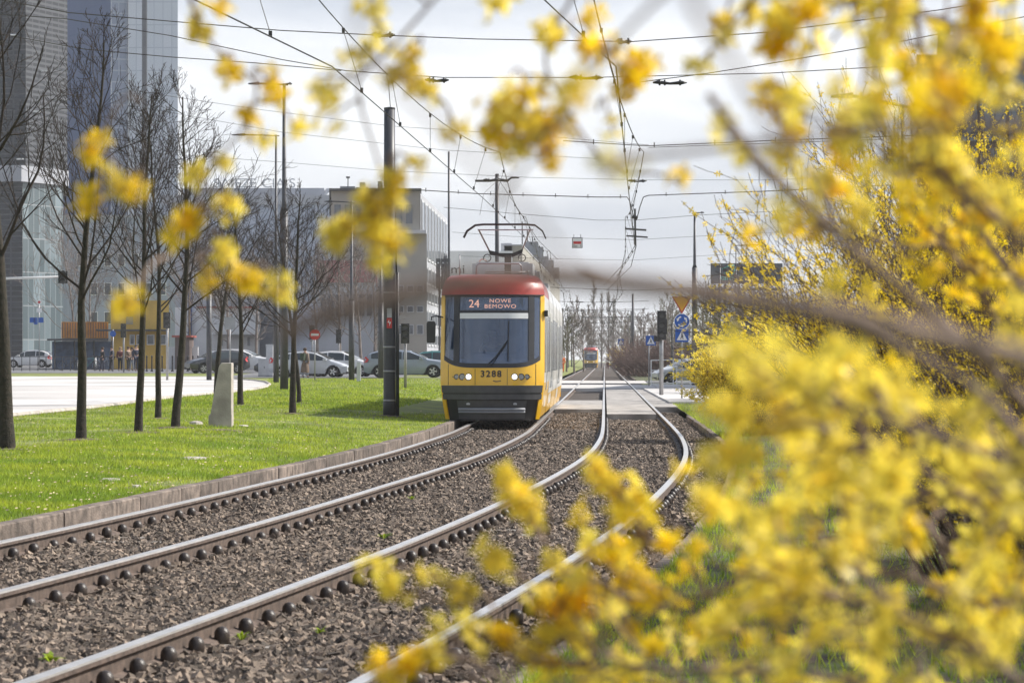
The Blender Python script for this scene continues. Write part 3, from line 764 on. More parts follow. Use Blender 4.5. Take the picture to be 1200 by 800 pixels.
# tram driver sits behind the windscreen
dl = Vector((tram.location.x+.02, TY+1.45, 0))
drv = thing('person', 'tram driver in dark jacket sitting behind the windscreen', 'person', dl, -.031)
dj = [(0, 0, 1.30), (0, 0, 1.5), (0, -.02, 1.76), (0, -.03, 1.85), (0, -.06, 1.95), (0, -.06, 2.03), (-.2, -.02, 1.74), (-.27, -.12, 1.52), (-.15, -.42, 1.52), (.2, -.02, 1.74), (.27, -.12, 1.52), (.15, -.42, 1.52), (-.1, -.35, 1.3), (.1, -.35, 1.3)]
de = [(0, 1), (1, 2), (2, 3), (3, 4), (4, 5), (2, 6), (6, 7), (7, 8), (2, 9), (9, 10), (10, 11), (0, 12), (0, 13)]
dr_ = [.14, .14, .15, .06, .10, .085, .07, .055, .04, .07, .055, .04, .09, .09]
skin_body('body', dj, de, dr_, M['skin'], drv, 2)
ids = [0, 1, 2, 6, 7, 9, 10]; mp = {a: i for i, a in enumerate(ids)}
skin_body('jacket', [dj[i] for i in ids], [(mp[a], mp[b]) for a, b in de if a in mp and b in mp], [dr_[i]+.02 for i in ids], cl['navy'], drv, 1)
g = MB(); g.lathe([(.10, -.02), (.115, .04), (.105, .10), (.06, .14), (.001, .145)], 12, (0, -.04, 1.98)); g.build('hair', cl['hair'], drv, True)

# ---------------------------------------------------------------- cars (local: +x is the nose, y across, z up)
def make_car(name, label, body, prof, L_, W, win, rimr=.32, wb=(.78, .78), tail=True, group=None, glassroof=False):
    """prof: list of (x, top z, belt z); win: (x0,x1) spans of side glass"""
    t = thing(name, label, 'car', group=group); hw = W/2
    xs = [p[0] for p in prof]
    top = lambda x: float(np.interp(x, xs, [p[1] for p in prof])); belt = lambda x: float(np.interp(x, xs, [p[2] for p in prof]))
    plan = lambda x: hw*(1-.16*max(0, (abs(x)-L_/2+.75)/.75)**2)
    fine = sorted(set(list(np.linspace(-L_/2, L_/2, 41)) + xs)); K = 7
    def sec(x, grow=0):
        tp, bl, w = top(x), belt(x), plan(x); hd = tp-bl
        low = .20+.12*max(0, (abs(x)-L_/2+.35)/.35)
        if hd < .03: pts = [(w*.93, low), (w, .42), (w, .62), (w*.985, max(bl-.10, .5)), (w*.93, tp-.03), (w*.80, tp), (0, tp+.02)]
        else: pts = [(w*.93, low), (w, .42), (w, .62), (w*.985, bl), (w*.985-.26*hd, bl+hd*.82), (w*.985-.26*hd-.10, tp-.01), (0, tp+.015)]
        return [(a+(grow if a > 0 else 0), b) for a, b in pts]
    vs = []; fs = []
    arch = [(-L_/2+wb[0], rimr+.07), (L_/2-wb[1], rimr+.07)]
    for x in fine:
        s = sec(x); lo = s[0][1]
        for ax, ar in arch:
            if abs(x-ax) < ar: lo = max(lo, .31+math.sqrt(ar*ar-(x-ax)**2))
        s = [(a, max(b, lo)) if i < 3 else (a, max(b, lo)) for i, (a, b) in enumerate(s)]
        vs += [(x, a, b) for a, b in s] + [(x, -a, b) for a, b in s[::-1][1:]]
    n = 2*K-1
    for i in range(len(fine)-1):
        for k in range(n-1): fs.append((i*n+k, (i+1)*n+k, (i+1)*n+k+1, i*n+k+1))
    fs.append(tuple(range(n))); fs.append(tuple(range(len(vs)-1, len(vs)-1-n, -1)))
    o = mesh_obj('body', vs, fs, body, t, None, True)
    try: o.data.set_sharp_from_angle(angle=R(35))
    except Exception: pass
    for s in (-1, 1):
        for a, b in win:
            v2 = []; xx = np.linspace(a, b, 10)
            for x in xx:
                q = sec(x); z0, z1 = q[3][1]+.03, q[4][1]
                y0 = q[3][0]+.012-.26*.03; y1 = q[4][0]+.012
                v2 += [(x, s*y0, z0), (x, s*y1, max(z1, z0+.002))]
            f2 = [(2*i, 2*i+2, 2*i+3, 2*i+1) for i in range(9)]
            m_ = [(x_, y_-s*.01, z_) for x_, y_, z_ in v2]; nv = len(v2)
            mesh_obj('side_window', v2+m_, f2+[tuple(j+nv for j in ff[::-1]) for ff in f2], M['carglass'], t)
    # windscreen and rear glass: between belt line and roof on the sloping ends
    sl = [i for i in range(len(prof)-1)]
    gx = [p for p in prof if p[1]-p[2] > .02]; xr0 = xs[0]; 
    cab0 = max(x for x, a, b in prof if a-b < .03 and x < 0) if any(a-b < .03 and x < 0 for x, a, b in prof) else xs[0]
    cab1 = min(x for x, a, b in prof if a-b < .03 and x > 0)
    rx = [p[0] for p in prof if p[1] > max(q[1] for q in prof)-.08]
    for nm, a, b in (('windscreen', cab1, max(rx)), ('rear_window', cab0, min(rx))):
        v2 = []
        for q in np.linspace(.08, .92, 8):
            x = a+(b-a)*q; w = sec(x)[5][0]*.93 if top(x)-belt(x) > .05 else plan(x)*.78
            z = top(x)+.018
            v2 += [(x+(.004 if nm == 'windscreen' else -.004), w, z), (x, -w, z)]
        mesh_obj(nm, v2, [(2*i, 2*i+1, 2*i+3, 2*i+2) for i in range(7)], M['carglass'], t, None, True)
    for ax, _ in arch:
        for s in (-1, 1):
            w0 = plan(ax)-.20; g = MB(); n2 = 24
            pr = [(rimr-.02, w0), (rimr, w0+.03), (rimr, w0+.17), (rimr-.03, w0+.19), (rimr*.66, w0+.19), (rimr*.62, w0+.15)]
            vv = []; ff = []
            for r, y in pr:
                for k in range(n2): a = 2*math.pi*k/n2; vv.append((ax+r*math.cos(a), s*y, rimr+r*math.sin(a)))
            for i in range(len(pr)-1):
                for k in range(n2): ff.append((i*n2+k, i*n2+(k+1) % n2, (i+1)*n2+(k+1) % n2, (i+1)*n2+k))
            ff.append(tuple(range(n2))); g.add(vv, ff); wh = g.build('wheel', M['tyre'], t, True)
            g = MB()
            for k in range(5):
                a = 2*math.pi*k/5; d = Vector((math.cos(a), 0, math.sin(a))); pz = Vector((ax, s*(w0+.175), rimr)); sd = Vector((-math.sin(a), 0, math.cos(a)))
                g.add([pz+d*.03+sd*.05, pz+d*rimr*.64+sd*.035, pz+d*rimr*.64-sd*.035, pz+d*.03-sd*.05], [(0, 1, 2, 3)])
            a_ = [Vector((ax+rimr*.64*math.cos(2*math.pi*k/20), s*(w0+.155), rimr+rimr*.64*math.sin(2*math.pi*k/20))) for k in range(20)]
            b_ = [Vector((ax+rimr*.57*math.cos(2*math.pi*k/20), s*(w0+.178), rimr+rimr*.57*math.sin(2*math.pi*k/20))) for k in range(20)]
            g.add(a_+b_, [(k, (k+1) % 20, (k+1) % 20+20, k+20) for k in range(20)]); g.build('rim', M['rim'], wh)
    zf = top(L_/2-.12)
    for s in (-1, 1):
        g = MB(); g.add([(L_/2-.05, s*hw*.60, zf-.10), (L_/2-.02, s*hw*.78, zf-.20), (L_/2-.30, s*hw*1.003, zf-.10), (L_/2-.42, s*hw*.98, zf-.02), (L_/2-.12, s*hw*.62, zf+.012)], [(0, 1, 2, 3, 4)]); g.build('headlight', M['lens'], t)
        zt = belt(-L_/2+.1); g = MB()
        g.add([(-L_/2-.006, s*hw*.58, zt-.16), (-L_/2-.006, s*hw*.82, zt-.2), (-L_/2+.22, s*hw*1.0, zt-.16), (-L_/2+.30, s*hw*.985, zt-.01), (-L_/2+.12, s*hw*.90, zt+.16), (-L_/2+.0, s*hw*.78, zt+.02)], [(0, 1, 2, 3, 4, 5)]); g.build('tail_light', M['signred'], t)
        g = MB(); mx = cab1-.35; zz = belt(mx); g.box(mx-.08, mx+.10, s*hw-.02 if s > 0 else -hw-.20, s*hw+.20 if s > 0 else -hw+.02, zz+.02, zz+.16); g.build('wing_mirror', body, t)
    g = MB(); g.box(L_/2-.03, L_/2+.012, -hw*.45, hw*.45, .38, .56); g.build('grille', M['black'], t)
    g = MB(); g.box(L_/2+.012, L_/2+.02, -.25, .25, .33, .43); g.build('number_plate', M['signwhite'], t)
    g = MB(); g.box(-L_/2+.3, L_/2-.3, -hw*.9, hw*.9, .17, .23); g.build('underbody', M['black'], t)
    return t
paint = {n: mat('paint_'+n, c, .3, .06, 2, coat=.8) for n, c in dict(silver=(.50, .52, .55), white=(.66, .66, .66), bluegrey=(.24, .28, .34), black=(.03, .033, .04), red=(.35, .03, .02), teal=(.05, .2, .2)).items()}
hatch = [(-2.05, .72, .72), (-2.0, .95, .9), (-1.75, 1.25, .95), (-1.35, 1.42, .95), (-.6, 1.50, .93), (.1, 1.47, .92), (.55, 1.28, .91), (1.1, .97, .95), (1.3, .93, .93), (1.8, .80, .80), (2.05, .62, .62)]
prius = [(-2.25, .75, .75), (-2.2, 1.02, .98), (-1.7, 1.22, .98), (-1.0, 1.42, .96), (-.2, 1.49, .94), (.4, 1.40, .92), (.9, 1.17, .92), (1.35, .94, .93), (1.5, .90, .90), (1.95, .76, .76), (2.25, .58, .58)]
wagon = [(-2.38, .78, .78), (-2.34, 1.05, 1.02), (-2.05, 1.36, 1.03), (-1.6, 1.50, 1.02), (-.5, 1.55, 1.0), (.2, 1.50, .98), (.7, 1.28, .98), (1.18, 1.04, 1.03), (1.3, 1.02, 1.02), (2.0, .93, .93), (2.38, .72, .72)]
def put(car, px, y, rz, dz=.02):
    X = (px-600)*y/F; car.location = (X, y, zL(X, y)+dz); car.rotation_euler = (0, 0, rz); return car
a = make_car('parked_car', 'silver hatchback with sloping bonnet parked behind the woman in the coat', paint['silver'], prius, 4.5, 1.75, [(-1.75, -1.05), (-.98, .02), (.08, 1.0)]); put(a, 364, 170, R(-8))
b = make_car('parked_car', 'white car with dark windows between the silver and the grey-blue car', paint['white'], hatch, 4.1, 1.72, [(-1.5, -.75), (-.68, .25), (.32, .85)]); put(b, 401, 174.5, R(-8))
c = make_car('parked_car', 'grey-blue estate car with red tail light beside the tall dark pole', paint['bluegrey'], wagon, 4.76, 1.9, [(-1.95, -1.25), (-1.18, -.25), (-.18, .85)], .36, (.9, .88)); put(c, 477.5, 167, R(-3))
d = make_car('parked_car', 'pale car mostly hidden behind the tram and the estate car', paint['teal'], hatch, 4.1, 1.72, [(-1.5, -.75), (-.68, .25), (.32, .85)]); put(d, 521, 186, R(-3))
e = make_car('parked_car', 'small black hatchback turning at the end of the pale road', paint['black'], hatch, 3.9, 1.68, [(-1.5, -.75), (-.68, .25), (.32, .85)]); put(e, 254, 194, R(205), .02)
f_ = make_car('parked_car', 'white car behind the black hatchback and thin tree trunks', paint['white'], wagon, 4.6, 1.85, [(-1.95, -1.25), (-1.18, -.25), (-.18, .85)]); put(f_, 284, 199, R(-10), .02)
g_ = make_car('parked_car', 'white car far left in front of the glass podium', paint['white'], hatch, 4.1, 1.72, [(-1.5, -.75), (-.68, .25), (.32, .85)]); put(g_, 36, 255, R(170), .02)
h_ = make_car('parked_car', 'dark car behind the silver hatchback, roof only showing', paint['black'], hatch, 4.1, 1.72, [(-1.5, -.75), (-.68, .25), (.32, .85)]); put(h_, 340, 178, R(175), .02)
i_ = make_car('parked_car', 'silver-grey car at the right crossing behind the sign post', paint['silver'], prius, 4.4, 1.75, [(-1.75, -1.05), (-.98, .02), (.08, 1.0)]); i_.location = ((808-600)*182/F, 182, .03); i_.rotation_euler = (0, 0, R(195))
# ---------------------------------------------------------------- poles and street furniture
def gpos(px, y, left=True):
    X = (px-600)*y/F; return Vector((X, y, ground_z(X, y)))
def cat_mast(px, y, h, r, label, arm=None, group=None, detail=False, m='pole'):
    p = gpos(px, y); t = thing('catenary_mast', label, 'mast', p, group=group)
    g = MB(); g.lathe([(r*1.02, -.2), (r, .1), (r*.98, h*.5), (r*.9, h)], 18 if detail else 10); g.build('pole', M[m], t, True)
    g = MB(); g.lathe([(r*.93, h-.01), (r*.93, h+.03), (.02, h+.05)], 12); g.build('cap', M['poled'], t)
    if detail:
        g = MB(); g.lathe([(r*1.06, -.1), (r*1.06, .30), (r*1.03, .33)], 18); g.build('foot_sleeve', M['poled'], t, True)
        for z in (.36, 1.05, 1.62, 2.9): 
            g = MB(); g.lathe([(r*1.03, z), (r*1.05, z+.01), (r*1.05, z+.03), (r*1.03, z+.04)], 18); g.build('strap', M['steel'], t, True)
        g = MB(); g.box(-.055, .055, -r-.016, -r+.03, 2.33, 2.55); s = g.build('number_plate', M['lgrey'], t)
        g = MB(); g.box(-.06, .06, -r-.018, -r+.03, 2.08, 2.32); s = g.build('warning_sign', M['signred'], t)
        g = MB(); yy_ = -r-.026
        g.xz([(-.04, 2.22), (.0, 2.29), (-.01, 2.22), (.04, 2.23), (0, 2.12), (.008, 2.20)], yy_, yy_+.006); g.build('flash_symbol', M['signwhite'], s)
        g = MB(); g.tube([(r+.045, -.05, -.1), (r+.045, -.05, 3.4)], .04, 8); g.tube([(r+.02, -.02, 3.4), (r-.02, 0, 5.6)], .02, 6); g.build('cable_duct', M['poled'], t, True)
    if arm:
        g = MB(); g.tube([(0, 0, h-arm[1]), (arm[0], 0, h-arm[1]+.1)], .05, 6); g.build('bracket_arm', M['poled'], t)
    return t
cat_mast(456.5, 70.5, 7.25, .145, 'thick dark grey mast with red warning plate and cable duct, nearest to the tram', detail=True)
cat_mast(582.5, 116, 8.55, .085, 'mast rising behind the tram pantograph with a T-shaped top')
for i, (px, y, h, l) in enumerate(((526, 180, 13.5, 'very thin tall pole rising above the tram mirror side'),)):
    cat_mast(px, y, h, .07, l)
lab_l = ['mast first beyond the tram on its right edge', 'second mast beyond the tram, left of the line', 'third mast beyond the tram, left of the line', 'fourth mast left of the distant tram']
for i, y in enumerate((330, 375, 430, 480)):
    cat_mast(600+(c1(y)-3.0)*F/y, y, 7.6, .12, lab_l[i], group='masts along the line')
for i, (y, dx, h) in enumerate(((277, 1.9, 7.5), (325, 2.4, 7.4), (372, 2.6, 7.4), (420, 2.6, 7.4), (470, 2.6, 7.6), (520, 3, 7.8), (235, 4.6, 4.2), (300, 8.5, 7.8), (350, 10, 8), (400, 13, 8))):
    cat_mast(600+(c2(y)+dx)*F/y, y, h, .11, ['tallest mast right of the far line', 'second mast right of the line past the blue sign', 'third mast right of the far line', 'fourth mast right of the far line', 'fifth mast right of the far line', 'farthest mast beside the distant tram', 'short post at the right verge before the hedge', 'mast behind the purple hedge, left one', 'mast behind the purple hedge, middle one', 'mast behind the purple hedge, right one'][i], group='masts along the line')
def lamp_post(px, y, ytop, armpx, label, r=.09, tip=.0, group='street lamps', two=None, fat=None):
    p = gpos(px, y); h = CH-(ytop-HY)*y/F - p.z; t = thing('street_lamp', label, 'street lamp', p, group=group)
    g = MB(); fz = fat if fat else h*.35
    g.tube([(0, 0, -.1), (0, 0, fz)], r*1.5, 10); g.tube([(0, 0, fz), (0, 0, fz+.15), (0, 0, h)], [r*1.4, r*.85, r*.55], 10); g.build('post', M['pole'], t, True)
    for L_ in [armpx] + ([two] if two else []):
        a = L_*y/F; s = 1 if a > 0 else -1
        g = MB(); g.tube([(-.15*s, 0, h-.05), (a*.7, 0, h+tip)], .035, 6); g.build('arm', M['pole'], t, True)
        g = MB(); hx = a*.7; e = a
        g.add([(hx, -.12, h-.05+tip), (hx, .12, h-.05+tip), (e, .1, h-.03+tip), (e, -.1, h-.03+tip), (hx, -.1, h+.06+tip), (hx, .1, h+.06+tip), (e, .05, h+.01+tip), (e, -.05, h+.01+tip)],
              [(0, 1, 2, 3), (4, 7, 6, 5), (0, 4, 5, 1), (2, 6, 7, 3), (0, 3, 7, 4), (1, 5, 6, 2)]); g.build('lamp_head', M['dgrey'], t)
    return t
lamp_post(333, 112, 98, -42, 'tall left street lamp, taller of the pair with a long arm to the left', .105, two=9, fat=6.7)
lamp_post(323.5, 140, 158, -52, 'shorter street lamp of the left pair, arm reaching left', .09, fat=5.0)
lamp_post(412, 150, 236, -32, 'street lamp behind the parked white car with short arm to the left', .10, fat=4)
lamp_post(446.5, 165, 300, 8, 'lamp standard just left of the thick dark mast', .11, fat=4.2)
lamp_post(814, 165, 249, 11, 'tall street lamp beside the roundabout sign', .10, fat=6.5)
lamp_post(862.5, 210, 287, 26, 'thin street lamp in front of the billboard with arm to the right', .07)
lamp_post(1058, 60, 123, -84, 'street lamp above the forsythia with long arm pointing left', .06, tip=.18)
lamp_post(245, 150, 300, -14, 'plain lamp standard behind the thin trunk left of the concrete block', .09, fat=4.5)
# traffic lights
def signal(px, y, ytop, label, h_head=1.0, arm=None, side=False, poleM='steel', r=.06, base=None):
    p = gpos(px, y); zt = CH-(ytop-HY)*y/F - p.z; t = thing('traffic_light', label, 'traffic light', p, group='traffic lights')
    g = MB(); g.tube([(0, 0, -.1), (0, 0, zt-.05)], r, 8); g.build('post', M[poleM], t, True)
    if arm: g = MB(); g.tube([(0, 0, zt-.3), (arm, 0, zt-.2)], .05, 6); g.build('arm', M['lgrey'], t, True)
    x = arm or 0
    g = MB(); g.box(x-.17, x+.17, -.28, -.06, zt-h_head, zt); hd = g.build('signal_head', M['black'], t)
    for k in range(3):
        zc = zt-h_head*(k+.5)/3; g = MB(); g.disc(x, zc, .10, -.295, -.28, 14)
        g.build('lens', M['dgrey'], hd); g = MB()
        vs = [(x+.13*math.cos(a), -.28, zc+.13*math.sin(a)) for a in np.linspace(0, math.pi, 9)]; v2 = [(a, -.46, c-.01) for a, b, c in vs]
        g.add(vs+v2, [(i, i+1, i+10, i+9) for i in range(8)]); g.build('visor', M['black'], hd)
    return t
t = signal(775, 118, 365, 'traffic light on galvanised post at the right pavement edge', 1.15, r=.085)
t.location.z = .0
g = MB(); g.box(.10, .22, -.2, .05, 2.45, 3.05); g.box(-.30, -.1, -.2, .02, 2.15, 2.38); g.build('detector_box', M['black'], t)
signal(145, 200, 379, 'traffic light behind the waiting group', .95)
signal(325, 150, 368, 'traffic light between two thin trees in front of the white building', .9)
signal(366, 190, 381, 'traffic light next to the no-entry sign', .9)
signal(397, 195, 386, 'small traffic light right of the no-entry sign', .9)
signal(475, 120, 379, 'traffic light half hidden behind the thick mast', .8)
signal(196, 150, 366, 'traffic light beside the third thin tree trunk', .8)
t = signal(-40, 110, 318, 'overhead traffic light hanging from a long pale arm at the left edge', .45, arm=115*110/F)
# signs
def sign_post(px, y, ytop, label, cat='road sign'):
    p = gpos(px, y); t = thing('road_sign', label, cat, p); zt = CH-(ytop-HY)*y/F - p.z
    g = MB(); g.tube([(0, 0, -.1), (0, 0, zt)], .032, 8); g.build('post', M['steel'], t, True)
    return t, (lambda py: CH-(py-HY)*y/F-p.z), y/F
def ped_sign(t, x, zc, s):
    g = MB(); g.box(x-s/2, x+s/2, -.06, -.04, zc-s/2, zc+s/2); pl = g.build('crossing_plate', M['signblue'], t)
    g = MB(); g.xz([(x-s*.40, zc-s*.36), (x+s*.40, zc-s*.36), (x, zc+s*.40)], -.068, -.062); g.build('triangle', M['signwhite'], pl)
    g = MB(); k = s
    g.disc(x+.0*k, zc+.12*k, .045*k, -.075, -.07, 10)
    g.xz([(x-.04*k, zc+.07*k), (x+.04*k, zc+.07*k), (x+.05*k, zc-.08*k), (x+.13*k, zc-.28*k), (x+.08*k, zc-.28*k), (x, zc-.12*k), (x-.09*k, zc-.28*k), (x-.14*k, zc-.28*k), (x-.04*k, zc-.08*k)], -.075, -.07)
    g.xz([(x+.04*k, zc+.05*k), (x+.13*k, zc-.08*k), (x+.10*k, zc-.09*k), (x+.03*k, zc)], -.075, -.07)
    g.build('walking_figure', M['black'], pl)
t, zz, k = sign_post(799, 108, 346, 'post with yellow triangle, blue roundabout disc and pedestrian crossing plate')
t.location.z = -.0; x0 = 0
def rsign(t, x, zc, r):
    g = MB(); g.disc(x, zc, r, -.06, -.04, 28); pl = g.build('roundabout_disc', M['signblue'], t)
    g = MB(); g.add([(x+r*math.cos(a)*q, -.064, zc+r*math.sin(a)*q) for q in (1, .93) for a in np.linspace(0, 2*math.pi, 29)], [(i, i+1, i+30, i+29) for i in range(28)]); g.build('rim', M['signwhite'], pl)
    for j in range(3):
        a0 = math.radians(100+120*j); g = MB(); ar = np.linspace(a0, a0+math.radians(50), 8); vs = []
        for a in ar: vs += [(x+r*.49*math.cos(a), -.068, zc+r*.49*math.sin(a)), (x+r*.66*math.cos(a), -.068, zc+r*.66*math.sin(a))]
        fs = [(2*i, 2*i+2, 2*i+3, 2*i+1) for i in range(7)]
        g.add(vs, fs); a = ar[-1]; b_ = a+math.radians(34)
        g.add([(x+r*.38*math.cos(a), -.068, zc+r*.38*math.sin(a)), (x+r*.78*math.cos(a), -.068, zc+r*.78*math.sin(a)), (x+r*.60*math.cos(b_), -.068, zc+r*.60*math.sin(b_))], [(0, 2, 1)])
        g.build('arrow', M['signwhite'], pl)
zc = zz(377); rsign(t, 0, zc, 9.3*k); ped_sign(t, 0, zz(393.5), 15.5*k)
zc = zz(356); g = MB(); g.xz([(-.37, zc+.25), (0, zc-.38), (.37, zc+.25)], -.06, -.04); pl = g.build('give_way_plate', M['signred'], t)
g = MB(); g.xz([(-.30, zc+.21), (0, zc-.29), (.30, zc+.21)], -.068, -.062); g.build('plate_centre', M['signyellow'], pl)
t, zz, k = sign_post(760.5, 165, 392, 'pedestrian crossing sign in the middle, left of the traffic light post'); t.location.z = 0; ped_sign(t, .1, zz(399.5), 11.5*k)
g = MB(); g.box(-.35, .35, -.03, .0, zz(407)-.25, zz(407)+.25); g.build('bracket', M['steel'], t) if False else None
t, zz, k = sign_post(727.5, 300, 396, 'far pedestrian crossing sign beside the small yellow bush'); ped_sign(t, 0, zz(400.5), 7*k)
t, zz, k = sign_post(369, 150, 385, 'red and white no-entry sign left of the silver car')
zc = zz(392); g = MB(); g.disc(0, zc, 6.2*k, -.06, -.04, 24); pl = g.build('disc', M['signred'], t); g = MB(); g.box(-4.6*k, 4.6*k, -.068, -.062, zc-1.3*k, zc+1.3*k); g.build('bar', M['signwhite'], pl)
t, zz, k = sign_post(269.5, 150, 371, 'grey square board on a thin post, seen from behind'); g = MB(); g.box(-6.5*k, 6.5*k, -.05, -.02, zz(386), zz(371.5)); g.build('board', M['mgrey'], t)
t, zz, k = sign_post(46, 230, 350, 'round sign and small plate on the thin post before the glass podium')
g = MB(); g.disc(0, zz(354), 2.6*k, -.06, -.04, 16); pl = g.build('disc', M['signwhite'], t); g = MB(); g.disc(0, zz(354), 1.6*k, -.068, -.062, 14); g.build('symbol', M['signred'], pl); g = MB(); g.box(-3*k, 3*k, -.06, -.04, zz(366), zz(361)); g.build('plate', M['signwhite'], t)
for q, (x_, w_) in enumerate(((-8, 3), (-4, 2.2), (2, 3))): g = MB(); g.box((x_-w_)*k, (x_+w_)*k, -.06, -.04, zz(378+2*(q % 2)), zz(372)); g.build('direction_plate', M['signblue'], t)
t, zz, k = sign_post(132.5, 205, 386, 'small blue round sign on a thin post by the yellow hut'); g = MB(); g.disc(0, zz(391), 3.6*k, -.06, -.04, 18); g.build('disc', M['signblue'], t)
# red and white tramway board hanging from the cross wire
y = 112; p = at(676.5, 284.5, y); k = y/F
t = thing('hanging_sign', 'small square board with red bar hanging from the cross wire', 'sign', p)
g = MB(); g.box(-6.2*k, 6.2*k, 0, .03, -6.3*k, 6.3*k); g.build('board', M['mgrey'], t)
g = MB(); g.box(-5.2*k, 5.2*k, -.012, -.004, -5.6*k, 5.3*k); pl = g.build('plate', M['signwhite'], t)
g = MB(); g.box(-4.6*k, 4.6*k, -.02, -.014, -1.4*k, 1.6*k); g.build('bar', M['signred'], t)
text_mesh('Str. 1', 4.4*k, M['dgrey'], 'lettering', t, (0, -.02, -3.8*k))
g = MB(); g.tube([(-4*k, .01, 6*k), (-4*k, .01, 10*k)], .01, 4); g.tube([(4*k, .01, 6*k), (4*k, .01, 10*k)], .01, 4); g.build('hanger', M['wire'], t)

# concrete wedge block on the lawn, stone and slab
p = gp(262, 500); k = p.y/F
t = thing('concrete_block', 'tall wedge-shaped concrete block standing among the tree trunks', 'concrete block', p)
g = MB(); s = k
pts = [(-17*s, 0), (10*s, 0), (10*s, 75*s), (-2*s, 75*s), (-5*s, 70*s), (-14.5*s, 16*s), (-17*s, 13*s)]
g.xz(pts, -.12, .30); o = g.build('body', M['concrete'], t)
bv = o.modifiers.new('bev', 'BEVEL'); bv.width = .015; bv.segments = 2
g = MB(); g.box(10*s-.28, 10*s+.002, -.122, -.10, 0.0, 15*s) ; g.build('plinth', M['concrete'], t)
def rock(px, py, rx, ry, rz_, label, cat='stone', m='concrete'):
    p = gp(px, py); g = MB(); r2 = random.Random(px)
    g.lathe([(.8, -.2), (1, .2), (.9, .8), (.5, 1), (.01, 1.02)], 9); vs = [(a*rx*r2.uniform(.85, 1.15), b*ry*r2.uniform(.85, 1.15), c*rz_) for a, b, c in g.v]
    o = mesh_obj('stone', vs, g.f, M[m], None, None, False, p); return tag(o, label, cat)
rock(230, 498, .13, .2, .08, 'small pale stone lying left of the concrete block')
rock(227, 538, .19, .32, .035, 'flat pale slab lying on the grass nearer than the concrete block', 'slab')
rock(285, 499.5, .10, .2, .03, 'small flat stone just right of the concrete block')
rock(128, 563, .13, .2, .03, 'flat white stone fragment in the grass near the kerb at left')
rock(160, 571, .05, .1, .03, 'tiny white pebble in the grass near the kerb')
rock(581, 0+448, .3, .5, .03, 'flat grey slab in the grass by the tram mirror') if False else None
# white low marker post, cabinets
p = gp(420, 447); g = MB(); g.xz([(-.09, 0), (.11, 0), (.12, .92), (-.07, .97)], -.12, .12); o = g.build('marker_post', M['lgrey'], None, False, p); tag(o, 'low pale grey marker slab standing in the grass before the white car', 'marker post')
def cabinet(px, py, w, h, label, dark=False):
    p = gp(px, py); k = p.y/F; t = thing('utility_cabinet', label, 'cabinet', p, group='utility cabinets')
    g = MB(); g.box(-w/2*k, w/2*k, -.2, .25, 0, h*k); g.box(-w/2*k-.02, w/2*k+.02, -.22, .27, h*k, h*k+.06); g.build('housing', M['lgrey'], t)
    g = MB(); g.box(-w/2*k+.04, w/2*k-.04, -.215, -.203, .12, h*k-.08); d = g.build('door', M['lgrey'], t)
    g = MB(); g.box(w/4*k, w/4*k+.03, -.23, -.217, h*k*.5, h*k*.5+.12); g.build('handle', M['black'], d)
    g = MB(); g.box(-w/2*k-.01, w/2*k+.01, -.21, .26, -.1, .1); g.build('plinth', M['mgrey'], t)
cabinet(307.5, 440, 9, 20, 'lower pale utility cabinet at the left of the pair'); cabinet(316, 439.5, 8, 37, 'tall pale utility cabinet beside the lamp posts')

# railings and bollards at the left junction
for i, px in enumerate(list(np.arange(172, 238, 6.0))):
    y = 206.; p = gpos(px, y); p.z += .03; t = thing('bollard', 'slim black bollard in the row left of the black hatchback', 'bollard', p, group='row of black bollards')
    g = MB(); g.lathe([(.055, 0), (.05, .1), (.045, .95), (.06, .98), (.055, 1.06), (.01, 1.1)], 8); g.build('post', M['black'], t, True)
    g = MB(); g.lathe([(.10, -.02), (.10, .05), (.06, .08)], 8); g.build('foot', M['black'], t, True)
def railing(x0, x1, y, h, label, nb, rails, m='dgrey', group=None):
    a, b = gpos(x0, y), gpos(x1, y); t = thing('railing', label, 'railing', a, group=group); w = b.x-a.x; dz = b.z-a.z
    for k in range(nb+1):
        g = MB(); q = k/nb; g.tube([(w*q, 0, dz*q-.1), (w*q, 0, dz*q+h)], .03, 6); g.build('post', M[m], t)
    for z in rails:
        g = MB(); g.tube([(0, 0, z*h), (w, 0, z*h+dz)], .028, 6); g.build('rail', M[m], t)
    return t
railing(-60, 168, 210, 1.05, 'dark street railing in front of the bicycles and waiting group', 24, (.12, .97))
railing(763, 789, 163, 1.45, 'white barrier rails between the two sign posts', 2, (.1, .6, .98), 'white', 'white barriers')
railing(793, 825, 163, 1.45, 'white barrier rails right of the roundabout sign', 2, (.1, .6, .98), 'white', 'white barriers')
